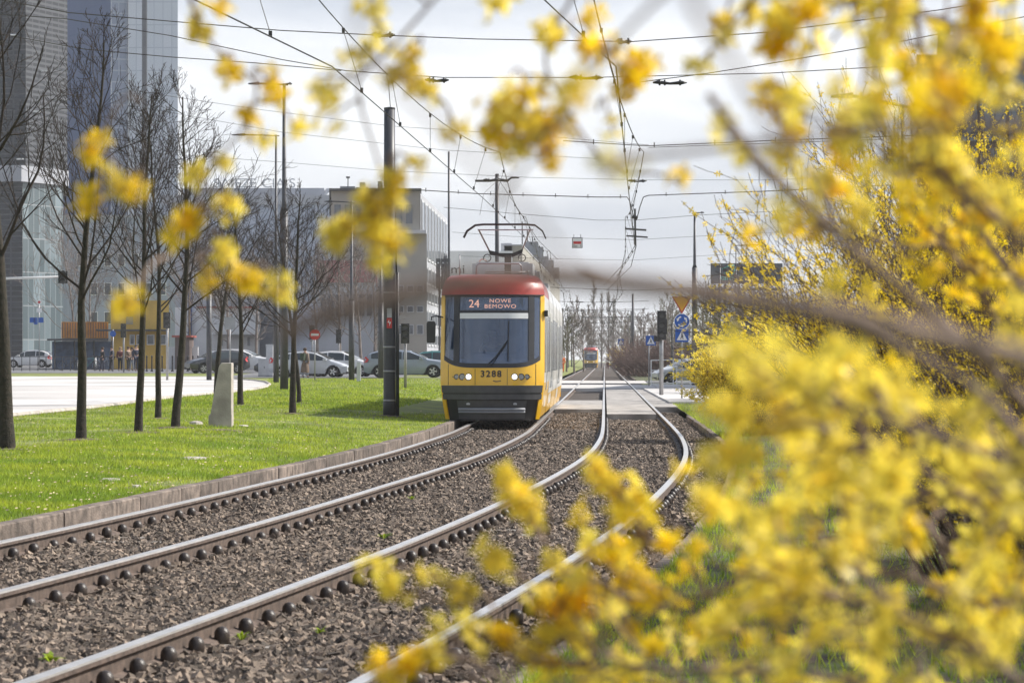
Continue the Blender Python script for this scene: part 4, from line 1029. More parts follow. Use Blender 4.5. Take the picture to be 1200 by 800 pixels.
# bicycles in the stand
def bicycle(px, y, rz, col, label):
    p = gpos(px, y); p.z += .03; t = thing('bicycle', label, 'bicycle', p, rz, 'bicycles at the stand')
    for cx in (-.52, .52):
        g = MB(); pts = [(cx+.33*math.cos(a), 0, .34+.33*math.sin(a)) for a in np.linspace(0, 2*math.pi, 17)]; g.tube(pts, .02, 4); w = g.build('wheel', M['tyre'], t)
        g = MB()
        for a in np.linspace(0, math.pi, 6)[:-1]: g.tube([(cx+.32*math.cos(a), 0, .34+.32*math.sin(a)), (cx-.32*math.cos(a), 0, .34-.32*math.sin(a))], .004, 3)
        g.build('spokes', M['steel'], w)
    g = MB()
    for a, b in (((-.52, .34), (-.15, .85)), ((-.52, .34), (-.08, .30)), ((-.08, .30), (-.18, .90)), ((-.16, .80), (.36, .86)), ((-.08, .30), (.38, .78)), ((.52, .34), (.34, .98))): g.tube([(a[0], 0, a[1]), (b[0], 0, b[1])], .02, 5)
    g.build('frame', col, t)
    g = MB(); g.box(-.30, -.08, -.06, .06, .92, .97); g.build('saddle', M['black'], t)
    g = MB(); g.tube([(.34, -.28, 1.02), (.34, 0, 1.0), (.34, .28, 1.02)], .018, 5); g.build('handlebar', M['black'], t)
bl = ['bicycle at the left end of the stand', 'bicycle second in the stand with pale frame', 'green bicycle in the middle of the stand', 'white bicycle right of the green one', 'bicycle next to the waiting person at the stand end']
for i, (px, c) in enumerate(((80, 'dgrey'), (92, 'lgrey'), (104, 'green'), (112, 'white'), (119, 'mgrey'))):
    bicycle(px, 214+i*.7, R(20+70*(i % 2)), paint['teal'] if c == 'green' else M[c], bl[i])

# ---------------------------------------------------------------- buildings
GM = {}
GM['louvre'] = grid_mat('dark_louvre_facade', (.018, .02, .026), (.085, .09, .10), 1.5, .55, .10, .45, .5, frame_rough=.45)
GM['dark'] = grid_mat('dark_glass_facade', (.02, .024, .032), (.055, .06, .07), 1.2, .55, .14, .3, .15)
GM['podium'] = grid_mat('podium_glass', (.09, .12, .13), (.25, .27, .28), 1.15, 3.4, .07, .03, .08, blind=(.2, .25, .27))
GM['blue'] = grid_mat('blue_glass_tower', (.028, .07, .20), (.035, .08, .21), 1.8, 3.6, .05, .06, .5, blind=(.034, .08, .22), spec=.15)
GM['pale'] = grid_mat('pale_panel_tower', (.52, .56, .62), (.42, .46, .53), 1.4, 3.6, .10, .05, .3, blind=(.57, .60, .66))
GM['grey'] = grid_mat('grey_grid_tower', (.20, .24, .32), (.27, .31, .38), 1.5, 1.8, .12, .12, .2, blind=(.24, .28, .37))
GM['bluegrey'] = grid_mat('blue_grey_cladding', (.32, .36, .44), (.38, .41, .48), 2.2, 3.2, .06, .05, .4, blind=(.38, .42, .50))
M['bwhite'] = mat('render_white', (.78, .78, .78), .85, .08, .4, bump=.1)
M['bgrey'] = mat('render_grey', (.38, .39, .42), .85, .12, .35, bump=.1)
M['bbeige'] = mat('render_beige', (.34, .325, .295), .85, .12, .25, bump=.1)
M['byellow'] = mat('cladding_yellow', (.62, .40, .08), .6, .15, .6)
M['borange'] = mat('cladding_orange', (.62, .27, .06), .6, .25, 1.5)
M['bred'] = mat('roof_red', (.36, .10, .08), .8, .25, 1)
M['pane'] = glass_mat('window_pane', amount=0, rough=.08, base=(.06, .07, .085))
M['bbrown'] = mat('brown_frame', (.15, .115, .105), .8, .15, .5)
def bld(label, base, cat='building'): return thing('building', label, cat, base)
def wall_poly(t, name, poly, z0, z1, m, b=(0, 0)):
    g = MB(); g.prism([(x-b[0], y-b[1]) for x, y in poly], z0, z1); return g.build(name, m, t)
X = lambda px, y: (px-600)*y/F
Z = lambda py, y: CH-(py-HY)*y/F
# dark louvred tower at the left edge on a glass podium
b = (X(30, 300), 300); t = bld('dark louvred office tower on a glass podium at the left edge', (b[0], b[1], 0))
wall_poly(t, 'tower_dark_side', [(b[0], 300), (b[0]-1.2, 325), (-80, 325), (-80, 304)], Z(195, 300), 50, GM['dark'], b)
wall_poly(t, 'tower_louvred_side', [(b[0]+.02, 300.05), (X(79, 308), 308), (X(79, 326), 326), (b[0]-1.0, 326)], Z(195, 300), 50, GM['louvre'], b)
wall_poly(t, 'canopy_slab', [(b[0]-.3, 299.3), (X(80, 308)+.1, 307.6), (X(80, 326.5), 326.5), (-80.5, 326.5), (-80.5, 303.4)], Z(213, 300), Z(194, 300)-.01, M['bgrey'], b)
wall_poly(t, 'podium_dark_side', [(b[0]-.4, 300.4), (b[0]-1.8, 324), (-79, 324), (-79, 304.4)], 0, Z(213, 300)-.01, GM['dark'], b)
wall_poly(t, 'podium', [(b[0]-.38, 300.5), (X(74, 307), 307), (X(74, 325), 325), (b[0]-1.6, 325)], 0, Z(213, 300)-.01, GM['podium'], b)
for i in range(9):
    z = Z(195, 300)+1.2+i*3.9+rnd.uniform(-.8, .8); xx = b[0]-rnd.uniform(.5, 2.4) if i % 3 == 0 else b[0]+rnd.uniform(.3, 2.6); g = MB()
    yy_ = 300+(abs(xx-b[0])*2.0 if xx > b[0] else abs(xx-b[0])*.14)
    g.box(xx-.35-b[0], xx+.35-b[0], yy_-300-.35, yy_-300+.1, z, z+.14); g.build('white_blind', M['white'], t)  # plain white blinds scattered over the tower faces
# blue and pale tower
y = 470; b = (X(130, y), y); t = bld('tall tower with a deep blue glass side and pale panelled front', (b[0], y, 0))
wall_poly(t, 'blue_side', [(X(130, y), y), (X(60, y+25), y+25), (X(60, y+25), y+60), (X(130, y+60), y+60)], 0, 72, GM['blue'], b)
wall_poly(t, 'grey_side', [(X(130.2, y), y+.05), (X(150, y+1), y+1), (X(150, y+60), y+60), (X(130.2, y+60), y+60)], 0, 72, GM['grey'], b)
wall_poly(t, 'front', [(X(150.2, y), y+.4), (X(166, y), y+.4), (X(166, y+50), y+50), (X(150.2, y+50), y+50)], 0, 72, GM['pale'], b)
wall_poly(t, 'recess', [(X(166.1, y+2), y+2), (X(172, y+2), y+2), (X(172, y+50), y+50), (X(166.1, y+50), y+50)], 0, 71.5, M['bgrey'], b)
wall_poly(t, 'front', [(X(172.1, y), y+.4), (X(208, y), y+.4), (X(208, y+50), y+50), (X(172.1, y+50), y+50)], 0, 72, GM['pale'], b)
# blue-grey block behind trees, left
y = 400; b = (X(60, y), y); t = bld('blue-grey office block low behind the left trees', (b[0], y, 0))
wall_poly(t, 'wall', [(X(60, y), y), (X(212, y), y), (X(212, y+30), y+30), (X(60, y+30), y+30)], 0, Z(255, y), GM['bluegrey'], b)
wall_poly(t, 'roof', [(X(59, y), y-.3), (X(213, y), y-.3), (X(213, y+30), y+30), (X(59, y+30), y+30)], Z(255, y), Z(252, y), M['bgrey'], b)
for j in range(3):
    for i in range(7):
        xa = X(90+i*16, y); g = MB(); z = Z(380-j*34, y); g.box(xa-b[0], xa-b[0]+1.0, -.06, .02, z, z+1.7); w = g.build('window', M['bwhite'], t); g = MB(); g.box(xa-b[0]+.1, xa-b[0]+.9, -.08, -.062, z+.1, z+1.6); g.build('pane', M['pane'], w)
# hall with roof lettering
y = 430; b = (X(190, y), y); t = bld('long grey hall with big letters along its roof edge', (b[0], y, 0))
wall_poly(t, 'wall', [(X(190, y), y), (X(430, y), y), (X(430, y+40), y+40), (X(190, y+40), y+40)], 0, Z(231, y), GM['bluegrey'], b)
wall_poly(t, 'upper_storey', [(X(214, y+3), y+3), (X(380, y+3), y+3), (X(380, y+38), y+38), (X(214, y+38), y+38)], Z(231, y), Z(219, y), M['bgrey'], b)
wall_poly(t, 'parapet', [(X(189, y), y-.4), (X(431, y), y-.4), (X(431, y), y-.01), (X(189, y), y-.01)], Z(240, y), Z(231, y)+.3, M['bgrey'], b)
for s_, px in (('S', 252), ('W', 262), ('I', 270), ('E', 277), ('Z', 286), ('E', 295), ('C', 311), ('I', 319), ('A', 327), ('S', 341)):
    text_mesh(s_, 1.9, M['lgrey'], 'roof_letter', t, (X(px, y)-b[0], 2.5, Z(214, y)), (R(90), 0, 0), 1.2, .12)
for px in (345, 363, 378):
    g = MB(); x = X(px, y)-b[0]; g.tube([(x-.0, 4, Z(240, y)), (x, 4, Z(226, y)), (x+.5, 4, Z(221, y)), (x+1.0, 4, Z(220.5, y)), (x+1.6, 4, Z(223, y)), (x+1.8, 4, Z(229, y))], .35, 8); g.build('duct', M['lgrey'], t, True)
# white building with red eaves
y = 260; b = (X(212, y), y); t = bld('white building with a thin red eave and one square window', (b[0], y, 0))
wall_poly(t, 'wall', [(X(205, y), y), (X(304, y), y), (X(304, y+20), y+20), (X(205, y+20), y+20)], .2, Z(360, y), M['bwhite'], b)
wall_poly(t, 'upper_wall', [(X(205, y+3), y+3), (X(330, y+3), y+3), (X(330, y+25), y+25), (X(205, y+25), y+25)], .2, Z(300, y), M['bgrey'], b)
wall_poly(t, 'eave', [(X(231, y), y-.4), (X(304, y), y-.4), (X(304, y), y-.02), (X(231, y), y-.02)], Z(361, y), Z(359, y), M['bred'], b)
for px, py0, py1, w in ((218, 352, 340, 5), (240, 352, 340, 5), (262, 352, 340, 5), (285, 352, 340, 5), (222, 330, 318, 5), (250, 330, 318, 5), (278, 330, 318, 5)):
    g = MB(); g.box(X(px, y)-b[0], X(px+w, y)-b[0], 2.93, 2.99, Z(py0, y), Z(py1, y)); q = g.build('window', M['bwhite'], t); g = MB(); g.box(X(px+.8, y)-b[0], X(px+w-.8, y)-b[0], 2.90, 2.928, Z(py0-1, y), Z(py1+1, y)); g.build('pane', M['pane'], q)
for px in (258, 290): g = MB(); g.box(X(px, y)-b[0], X(px+3, y)-b[0], -.06, -.005, Z(405, y), Z(395, y)); g.build('door', M['bgrey'], t)
wall_poly(t, 'awning', [(X(250, y), y-1.5), (X(303, y), y-1.5), (X(303, y), y-.01), (X(250, y), y-.01)], Z(392, y), Z(388, y), M['white'], b)
g = MB(); g.box(X(221, y)-b[0], X(225, y)-b[0], -.3, .0, .3, Z(330, y)); g.build('downpipe_panel', GM['blue'], t)
# yellow hut and orange cladding
y = 232; b = (X(130, y), y); t = bld('yellow metal hut with a flat canopy behind the waiting people', (b[0], y, .5))
wall_poly(t, 'wall', [(X(130, y), y), (X(198, y), y), (X(198, y+8), y+8), (X(130, y+8), y+8)], -.5, Z(352, y)-.5, M['byellow'], b)
wall_poly(t, 'canopy', [(X(117, y), y-2), (X(200, y), y-2), (X(200, y), y-.01), (X(117, y), y-.01)], Z(388, y)-.5, Z(386, y)-.5, M['dgrey'], b)
for px, w in ((152, 6), (160, 8), (172, 9), (187, 8)): g = MB(); g.box(X(px, y)-b[0], X(px+w, y)-b[0], -.05, -.005, Z(404, y)-.5, Z(392, y)-.5); q = g.build('window', M['bwhite'], t); g = MB(); g.box(X(px+1, y)-b[0], X(px+w-1, y)-b[0], -.07, -.052, Z(403, y)-.5, Z(393, y)-.5); g.build('pane', M['pane'], q)
g = MB(); g.box(X(148, y)-b[0], X(156, y)-b[0], -.08, -.005, Z(380, y)-.5, Z(371, y)-.5); g.build('vent', M['mgrey'], t)
y = 238; b = (X(72, y), y); t = bld('low orange slatted container beside the glass podium', (b[0], y, .5))
wall_poly(t, 'wall', [(X(72, y), y), (X(127, y), y), (X(127, y+6), y+6), (X(72, y+6), y+6)], Z(396, y)-.5, Z(377, y)-.5, M['borange'], b)
wall_poly(t, 'lower_wall', [(X(72, y), y+.3), (X(127, y), y+.3), (X(127, y+6), y+6), (X(72, y+6), y+6)], -.5, Z(396, y)-.52, M['mgrey'], b)
for i in range(18): g = MB(); xx = X(73+i*3, y)-b[0]; g.box(xx, xx+.05, -.04, -.002, Z(395.5, y)-.5, Z(378, y)-.5); g.build('slat', M['bred'] if False else M['bbrown'], t)
y = 222; b = (X(76, y), y); t = thing('bicycle_shelter', 'flat-roofed dark bicycle shelter behind the railing', 'shelter', (b[0], y, .5))
wall_poly(t, 'roof', [(X(60, y), y-2), (X(131, y), y-2), (X(131, y+2), y+2), (X(60, y+2), y+2)], Z(399, y)-.5, Z(397, y)-.5, M['dgrey'], b)
for px in (62, 85, 108, 129): g = MB(); xx = X(px, y)-b[0]; g.tube([(xx, 1, -.3), (xx, 1, Z(399, y)-.5)], .06, 6); g.build('post', M['dgrey'], t)
wall_poly(t, 'back_panel', [(X(61, y+1.3), y+1.3), (X(130, y+1.3), y+1.3), (X(130, y+1.36), y+1.36), (X(61, y+1.36), y+1.36)], .2, Z(400, y)-.5, M['cabdark'], b)
for i, (px0, px1, yy2, h, l) in enumerate(((196, 232, 226, 1.9, 'pale site hoarding behind the row of bollards'), (205, 222, 224, 2.6, 'reddish brick kiosk behind the bollards'))):
    b = (X(px0, yy2), yy2); o = MB(); o.box(0, X(px1, yy2)-b[0], 0, .3 if i == 0 else 3, 0, h)
    if i: t = thing('kiosk', l, 'kiosk', (b[0], yy2, .5)); o.build('wall', M['bred'] if False else M['bbrown'], t); g = MB(); g.box(-.2, X(px1, yy2)-b[0]+.2, -.3, 3.2, h, h+.15); g.build('roof', M['bred'], t)
    else: tag(o.build('hoarding', M['bwhite'], None, False, (b[0], yy2, .5)), l, 'hoarding')
# big industrial block in the centre: front turned away, long glazed side running back
y = 240; b = (X(388, y), y); t = bld('big grey factory block with rooftop units left of the tram', (b[0], y, 0))
wall_poly(t, 'upper_block', [(X(388, y), y), (X(492, y), y), (X(492, y+40), y+40), (X(388, y+40), y+40)], Z(272, y), Z(224, y), M['bbeige'], b)
wall_poly(t, 'cornice', [(X(386, y), y-.4), (X(494, y), y-.4), (X(494, y+41), y+41), (X(386, y+41), y+41)], Z(224, y), Z(221, y), M['dgrey'], b)
wall_poly(t, 'side_wing', [(X(492, y)+.02, y+1), (X(524, 285), 285), (X(510, 285), 286), (X(480, y+30), y+30)], 0, Z(226, y), M['bgrey'], b)
wall_poly(t, 'lower_block', [(X(388, y), y+.6), (X(500, y), y+.6), (X(500, y+38), y+38), (X(388, y+38), y+38)], 0, Z(272, y)-.01, M['bbeige'], b)
wall_poly(t, 'ledge', [(X(440, y), y-.8), (X(500, y), y-.8), (X(500, y), y+.58), (X(440, y), y+.58)], Z(274, y), Z(270, y), M['lgrey'], b)
# glazing bays along the receding side
A = Vector((X(492, y)+.05, y+1)); B = Vector((X(524, 285), 285)); D = (B-A); nrm = Vector((D.y, -D.x)).normalized()
for lev, (p0, p1) in enumerate(((300, 232), (330, 308), (352, 336), (380, 360), (405, 388))):
    for i in range(9):
        u0, u1 = (i+.14)/9, (i+.86)/9; q0 = A+D*u0+nrm*.05; q1 = A+D*u1+nrm*.05; z0, z1 = Z(p0, y), Z(p1, y)
        g = MB(); vs = [(q0.x-b[0], q0.y-b[1], z0), (q1.x-b[0], q1.y-b[1], z0), (q1.x-b[0], q1.y-b[1], z1), (q0.x-b[0], q0.y-b[1], z1)]
        v2 = [(x-nrm.x*.04, y_-nrm.y*.04, z) for x, y_, z in vs]; g.add(vs+v2, [(0, 1, 2, 3), (7, 6, 5, 4), (0, 4, 5, 1), (1, 5, 6, 2), (2, 6, 7, 3), (3, 7, 4, 0)]); w = g.build('window', M['lgrey'], t)
        g = MB(); i0 = q0+(q1-q0)*.12+nrm*.03; i1 = q0+(q1-q0)*.88+nrm*.03; g.add([(i0.x-b[0], i0.y-b[1], z0+.2), (i1.x-b[0], i1.y-b[1], z0+.2), (i1.x-b[0], i1.y-b[1], z1-.2), (i0.x-b[0], i0.y-b[1], z1-.2)], [(0, 1, 2, 3)]); g.build('pane', M['pane'], w)
for lev, (p0, p1) in enumerate(((262, 240),)):
    for i in range(8): g = MB(); xa = X(392+i*12, y)-b[0]; g.box(xa, xa+.5, -.06, -.005, Z(p0, y), Z(p1, y)); g.build('window', M['pane'], t)
for (p0, p1) in ((342, 334), (366, 358), (392, 380)):
    for i in range(5): g = MB(); xa = X(442+i*11.5, y)-b[0]; g.box(xa, xa+.55, .52, .595, Z(p0, y), Z(p1, y)); w = g.build('window', M['lgrey'], t); g = MB(); g.box(xa+.06, xa+.49, .49, .518, Z(p0, y)+.06, Z(p1, y)-.06); g.build('pane', M['pane'], w)
for px, w, h in ((395, 18, 6), (420, 6, 9), (440, 5, 12), (448, 5, 11), (415, 14, 4)): g = MB(); xa = X(px, y)-b[0]; g.box(xa, xa+w*y/F, 2+px % 3, 4.5+px % 3, Z(221, y), Z(221-h, y)); g.build('roof_unit', M['mgrey'], t)
g = MB(); xa = X(407, y)-b[0]; g.tube([(xa, 1, Z(221, y)), (xa, 1, Z(206, y))], .04, 5); g.box(xa-.15, xa+.15, .9, 1.1, Z(208, y), Z(206, y)); g.build('antenna', M['dgrey'], t)
y = 232; b = (X(440, y), y)
t = thing('advert_fins', 'three dark vertical advertising fins beside the tram roof', 'sign', (X(515, y), y, 0))
for px in (511, 516.8, 522.6): g = MB(); g.box(X(px, y)-X(515, y), X(px+5, y)-X(515, y), 0, .4, Z(338, y), Z(303, y)); f1 = g.build('fin', M['dgrey'], t); g = MB(); g.disc(X(px+2.5, y)-X(515, y), Z(308, y), .07, -.01, -.003, 8); g.build('emblem', M['lgrey'], f1)
g = MB(); g.tube([(0, .2, 0), (0, .2, Z(338, y))], .1, 6); g.build('post', M['dgrey'], t)
# pale red roofed hall behind the bare shrubs
y = 225; b = (X(372, y), y); t = bld('low hall with a faded red roof band behind bare shrubs', (b[0], y, 0))
wall_poly(t, 'wall', [(X(372, y), y), (X(441, y), y), (X(441, y+12), y+12), (X(372, y+12), y+12)], .2, Z(331, y), M['bgrey'], b)
wall_poly(t, 'roof_band', [(X(371, y), y-.3), (X(442, y), y-.3), (X(442, y+12), y+12), (X(371, y+12), y+12)], Z(331, y), Z(305, y), mat('faded_red', (.36, .17, .16), .8, .3, .8), b)
for i in range(7): g = MB(); xa = X(376+i*9, y)-b[0]; g.box(xa, xa+.38, -.05, -.005, Z(370, y), Z(345, y)); g.build('window', M['pane'], t)
# white and beige long building behind the tram
y = 277; b = (X(526, y), y); t = bld('white fronted long building with beige side behind the tram roof', (b[0], y, 0))
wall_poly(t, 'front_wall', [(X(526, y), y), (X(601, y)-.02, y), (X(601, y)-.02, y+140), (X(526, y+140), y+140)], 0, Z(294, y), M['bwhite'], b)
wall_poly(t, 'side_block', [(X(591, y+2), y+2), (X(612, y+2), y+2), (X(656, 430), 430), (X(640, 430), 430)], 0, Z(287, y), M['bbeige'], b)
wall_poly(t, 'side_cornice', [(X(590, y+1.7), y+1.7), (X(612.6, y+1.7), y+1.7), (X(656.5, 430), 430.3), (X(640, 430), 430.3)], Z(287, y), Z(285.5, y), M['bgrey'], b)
wall_poly(t, 'roof_unit', [(X(587, y+2), y+2), (X(600, y+2), y+2), (X(600, y+8), y+8), (X(587, y+8), y+8)], Z(294, y)+.01, Z(284, y), M['lgrey'], b)
text_mesh('mi', 1.15, M['dgrey'], 'wall_lettering', t, (X(536.5, y)-b[0], -.03, Z(316, y)), (R(90), 0, 0), 1.2, .02)
g = MB(); g.add([((X(566, y)-b[0])+r_*math.cos(a), -.03, Z(308, y)+r_*math.sin(a)) for r_ in (.40, .28) for a in np.linspace(0, 2*math.pi, 25)], [(i, i+1, i+26, i+25) for i in range(24)]); g.build('ring_emblem', mat('pale_red', (.75, .42, .36), .6, .1, 1), t)
for i in range(5): g = MB(); xa = X(615+i*7, 310+i*22)-b[0]; g.box(xa, xa+1.4, 310+i*22-y, 310+i*22-y+3, Z(287, y)+.2, Z(287, y)+1.6+.3*(i % 2)); g.build('roof_unit', M['mgrey'], t)
for i in range(6): g = MB(); xa = X(612+i*6, 300+i*18)-b[0]; g.tube([(xa, 300+i*18-y, Z(287, y)+.2), (xa, 300+i*18-y, Z(287, y)+3.2)], .06, 5); g.build('roof_mast', M['dgrey'], t)
# brown framed block at the right behind the forsythia
y = 150; b = (X(1074, y), y); t = bld('dark glass block with brown frame high behind the right forsythia', (b[0], y, 0))
wall_poly(t, 'frame', [(X(1074, y+1), y+1), (X(1290, y+1), y+1), (X(1290, y+30), y+30), (X(1074, y+30), y+30)], 0, Z(62, y), M['bbrown'], b)
wall_poly(t, 'stair_tower', [(X(1098, y), y-.5), (X(1112, y), y-.5), (X(1112, y+12), y+12), (X(1098, y+12), y+12)], 0, Z(34, y), M['bbrown'], b)
wall_poly(t, 'upper_frame', [(X(1113, y+1.3), y+1.3), (X(1290, y+1.3), y+1.3), (X(1290, y+28), y+28), (X(1113, y+28), y+28)], Z(62, y)+.01, Z(38, y), M['bbrown'], b)
for j in range(6):
    for i in range(5):
        g = MB(); p0 = 1118+i*34; z0 = Z(150-j*0+0, y)
        zt_ = 68+j*52; g.box(X(p0, y)-b[0], X(p0+30, y)-b[0], .9, .97, Z(zt_+44, y), Z(zt_, y)); g.build('window', M['pane'], t)
# billboard
y = 250; b = (X(833, y), y); t = thing('billboard', 'dark grey billboard with a teal scribble logo on stilts', 'billboard', (b[0], y, 0))
wall_poly(t, 'panel', [(X(833, y), y), (X(917, y), y), (X(917, y), y+.35), (X(833, y), y+.35)], Z(332.5, y), Z(308.5, y), M['billb'], b)
def stroke(pts, w=.13):
    g = MB(); g.tube([(X(px, y)-b[0], -.03, Z(py, y)) for px, py in pts], w/2, 5); g.build('logo_stroke', M['teal'], t, True)
stroke([(846, 315), (850, 313.5), (855, 311.5), (860, 311), (862, 313), (858, 316), (853, 319), (849, 320)]); stroke([(852, 312), (857, 314), (861, 315), (860, 320), (857, 322), (853, 321.5)]); stroke([(861, 313), (862, 317), (861, 322)])
text_mesh('kamy', .62, M['teal'], 'logo_lettering', t, (X(853, y)-b[0], -.03, Z(325.5, y)), (R(90), 0, 0), 1.15, .03)
wall_poly(t, 'catwalk', [(X(832, y), y-.6), (X(917, y), y-.6), (X(917, y), y+.6), (X(832, y), y+.6)], Z(340.5, y), Z(337.5, y), M['dgrey'], b)
for px in (838, 843, 850, 866, 880, 900): g = MB(); xa = X(px, y)-b[0]; g.tube([(xa, .3, 0), (xa, .3, Z(333, y))], .12, 6); g.build('leg', M['dgrey'], t)
for px in (835, 848, 861, 874): g = MB(); xa = X(px, y)-b[0]; g.tube([(xa, -.5, Z(338, y)), (xa, -.5, Z(334, y))], .05, 4); g.build('railing_post', M['dgrey'], t)
# thin mast before the billboard
cat_mast(843.5, 225, 8.6, .07, 'slim pole standing in front of the billboard')

# ---------------------------------------------------------------- overhead lines
def wire_tube(g, p0, p1, sag, r, n=14):
    pts = []
    for i in range(n+1):
        u = i/n; p = p0.lerp(p1, u); p.z -= sag*4*u*(1-u); pts.append(p)
    g.tube(pts, r, 4, False)
def line(cf, label, stag):
    t = thing('overhead_line', label, 'overhead line', (cf(30), 30, 4.8)); o = Vector((-cf(30), -30, -4.8))
    sup = [8, 34, 62, 90, 118, 150, 185, 220, 255, 290, 330, 372, 420, 470, 520, 580, 640]
    def st(i): return stag*(1 if i % 2 else -1)
    gc = MB(); gm = MB(); k = 0
    for i in range(len(sup)-1):
        a, b_ = sup[i], sup[i+1]
        rr = .009 if a < 120 else .012
        ca = Vector((cf(a)+st(i), a, 4.78))+o; cb = Vector((cf(b_)+st(i+1), b_, 4.78))+o
        gc.tube([ca, cb], rr, 4, False)
        ma = Vector((cf(a)-st(i)*.5, a, 5.75))+o; mb_ = Vector((cf(b_)-st(i+1)*.5, b_, 5.75))+o
        wire_tube(gm, ma, mb_, .35, rr)
        if a < 200:
            for u in (.12, .31, .5, .69, .88):
                m_ = ma.lerp(mb_, u); m_.z -= .35*4*u*(1-u); c_ = ca.lerp(cb, u)
                g = MB(); g.tube([m_, c_], .005, 3, False)
                for f_q in (.04, .95):
                    c_q = c_.lerp(m_, f_q); g.box(c_q.x-.018, c_q.x+.018, c_q.y-.018, c_q.y+.018, c_q.z-.03, c_q.z+.03)
                g.build('dropper', M['wire'], t)
    gc.build('contact_wire', M['wire'], t); gm.build('messenger_wire', M['wire'], t)
line(c1, 'pair of overhead wires with droppers above the yellow tram', .22)
line(c2, 'pair of overhead wires with droppers above the empty right track', .2)
def cross(y, pts, label, r=.009, ins=(), ticks=0, hang=None):
    """span wire across the street through pixel-read points at distance y"""
    P = [at(px, py, y) for px, py in pts]; base = P[0].copy(); t = thing('span_wire', label, 'span wire', base, group='span wires')
    g = MB(); fine = []
    for i in range(len(P)-1):
        for u in np.linspace(0, 1, 8)[:-1]: fine.append(P[i].lerp(P[i+1], float(u))-base)
    fine.append(P[-1]-base); g.tube(fine, r, 4, False); g.build('wire', M['wire'], t)
    k = y/F
    for px, py, dx in ins:
        p = at(px, py, y)-base; g = MB(); L_ = dx*k
        g.tube([p, p+Vector((L_*.15, 0, .01)), p+Vector((L_*.5, 0, -.02)), p+Vector((L_*.85, 0, .0)), p+Vector((L_, 0, 0))], [.02, .045, .028, .045, .015], 6)
        for q in (.2, .35, .8): 
            c = p+Vector((L_*q, 0, 0)); g.tube([c+Vector((-.02, 0, 0)), c+Vector((.02, 0, 0))], .06, 8)
        g.build('insulator', M['black'], t, True)
    for i in range(ticks):
        u = (i+.5)/ticks; px = pts[0][0]+(pts[-1][0]-pts[0][0])*u; py = np.interp(px, [q[0] for q in pts], [q[1] for q in pts])
        p = at(px, float(py), y)-base; g = MB(); g.tube([p+Vector((0, 0, -.05)), p+Vector((0, 0, .09))], .014, 4); g.build('clip', M['wire'], t)
    return t
cross(55, [(-60, -12), (80, 15), (210, 26), (330, 36), (435, 41), (560, 46), (740, 49), (900, 38), (1100, 12), (1300, -20)], 'highest span wire, bending up at both ends near the picture top', ins=((435, 41, 28), (722, 48.5, 18)))
cross(62, [(-60, 8), (0, 17), (75, 22), (200, 42), (330, 70), (405, 83), (520, 91), (690, 91), (900, 86), (1060, 77), (1300, 65)], 'span wire with bent insulators just below the highest one', ins=((498, 94, 28), (667, 91, 40), (765, 97, 40)))
cross(62.5, [(0, 40), (100, 58), (200, 67), (300, 74), (400, 83)], 'thin stay wire meeting the second span wire at the upper left')
cross(60, [(745, 97), (830, 86), (900, 75), (1060, 48), (1300, 0)], 'stay wire climbing to the upper right from the insulator')
cross(70.7, [(458, 133), (455.5, 100), (452, 84)], 'short stay above the thick mast head')
cross(81, [(660, 165), (740, 170), (760, 171), (900, 165), (1100, 158), (1300, 148)], 'span wire with clips at the height of the blurred right branch', .012, ticks=9)
cross(81.5, [(760, 173), (900, 168), (1100, 161), (1300, 152)], 'twin span wire just under the clipped one', .008)
cross(95, [(180, 110), (300, 128), (460, 148), (640, 160), (760, 170)], 'thin sloping wire from the upper left towards the centre', .006)
cross(96, [(160, 125), (330, 155), (520, 176), (700, 186)], 'second thin sloping wire from the left', .006)
cross(100, [(160, 178), (330, 190), (450, 200), (620, 208), (760, 211), (900, 211), (1100, 203), (1300, 195)], 'span wire crossing at the pole top of the T-shaped mast', .006, ins=((736, 212, 22), (566, 211, 20)))
cross(105, [(480, 222), (560, 227), (700, 231), (735, 231), (738, 236), (742, 252), (746, 258)], 'clipped heavy span wire ending in the left curved hanger', .016, ticks=7)
cross(105, [(746, 258), (750, 242), (754, 231), (760, 229), (900, 224), (1000, 219), (1300, 205)], 'clipped heavy span wire starting at the right curved hanger', .016, ticks=8)
cross(108, [(520, 243), (600, 250), (700, 258), (745, 258), (820, 252), (1000, 243)], 'thin wire joining both curved hangers', .008)
cross(112, [(530, 272), (600, 277), (676, 279), (745, 281), (850, 275), (1000, 268)], 'thin wire carrying the small red-barred board', .006)
cross(125, [(540, 300), (640, 303), (740, 305), (850, 298), (1000, 290)], 'thin wire just below the red-barred board', .006)
cross(230, [(560, 332), (655, 337), (740, 340), (800, 338), (1000, 330)], 'distant span wire over the far junction', .02)
for i, y in enumerate((277, 330, 375, 430, 480)):
    a = c1(y)-3.4; b_ = c2(y)+3.4; p = Vector((a, y, 6.9)); t = thing('span_wire', ['first', 'second', 'third', 'fourth', 'fifth'][i]+' far span wire between masts, counted from the crossing', 'span wire', p, group='span wires'); g = MB()
    wire_tube(g, Vector((0, 0, 0)), Vector((b_-a, 0, 0)), .15, .02, 8); wire_tube(g, Vector((0, 0, -.75)), Vector((b_-a, 0, -.75)), .1, .02, 8); g.build('wire', M['wire'], t)
    for cx in (c1(y), c2(y)):
        g = MB(); x = cx-a; g.tube([(x-.4, 0, -.1), (x+.3, 0, -.15)], .05, 5); g.tube([(x, 0, -.1), (x-.3, 0, -1.0), (x+.1, 0, -2.0)], .03, 4); g.tube([(x+.1, 0, -.75), (x+.35, 0, -1.5), (x+.1, 0, -2.05)], .03, 4); g.build('hanger', M['wire'], t)
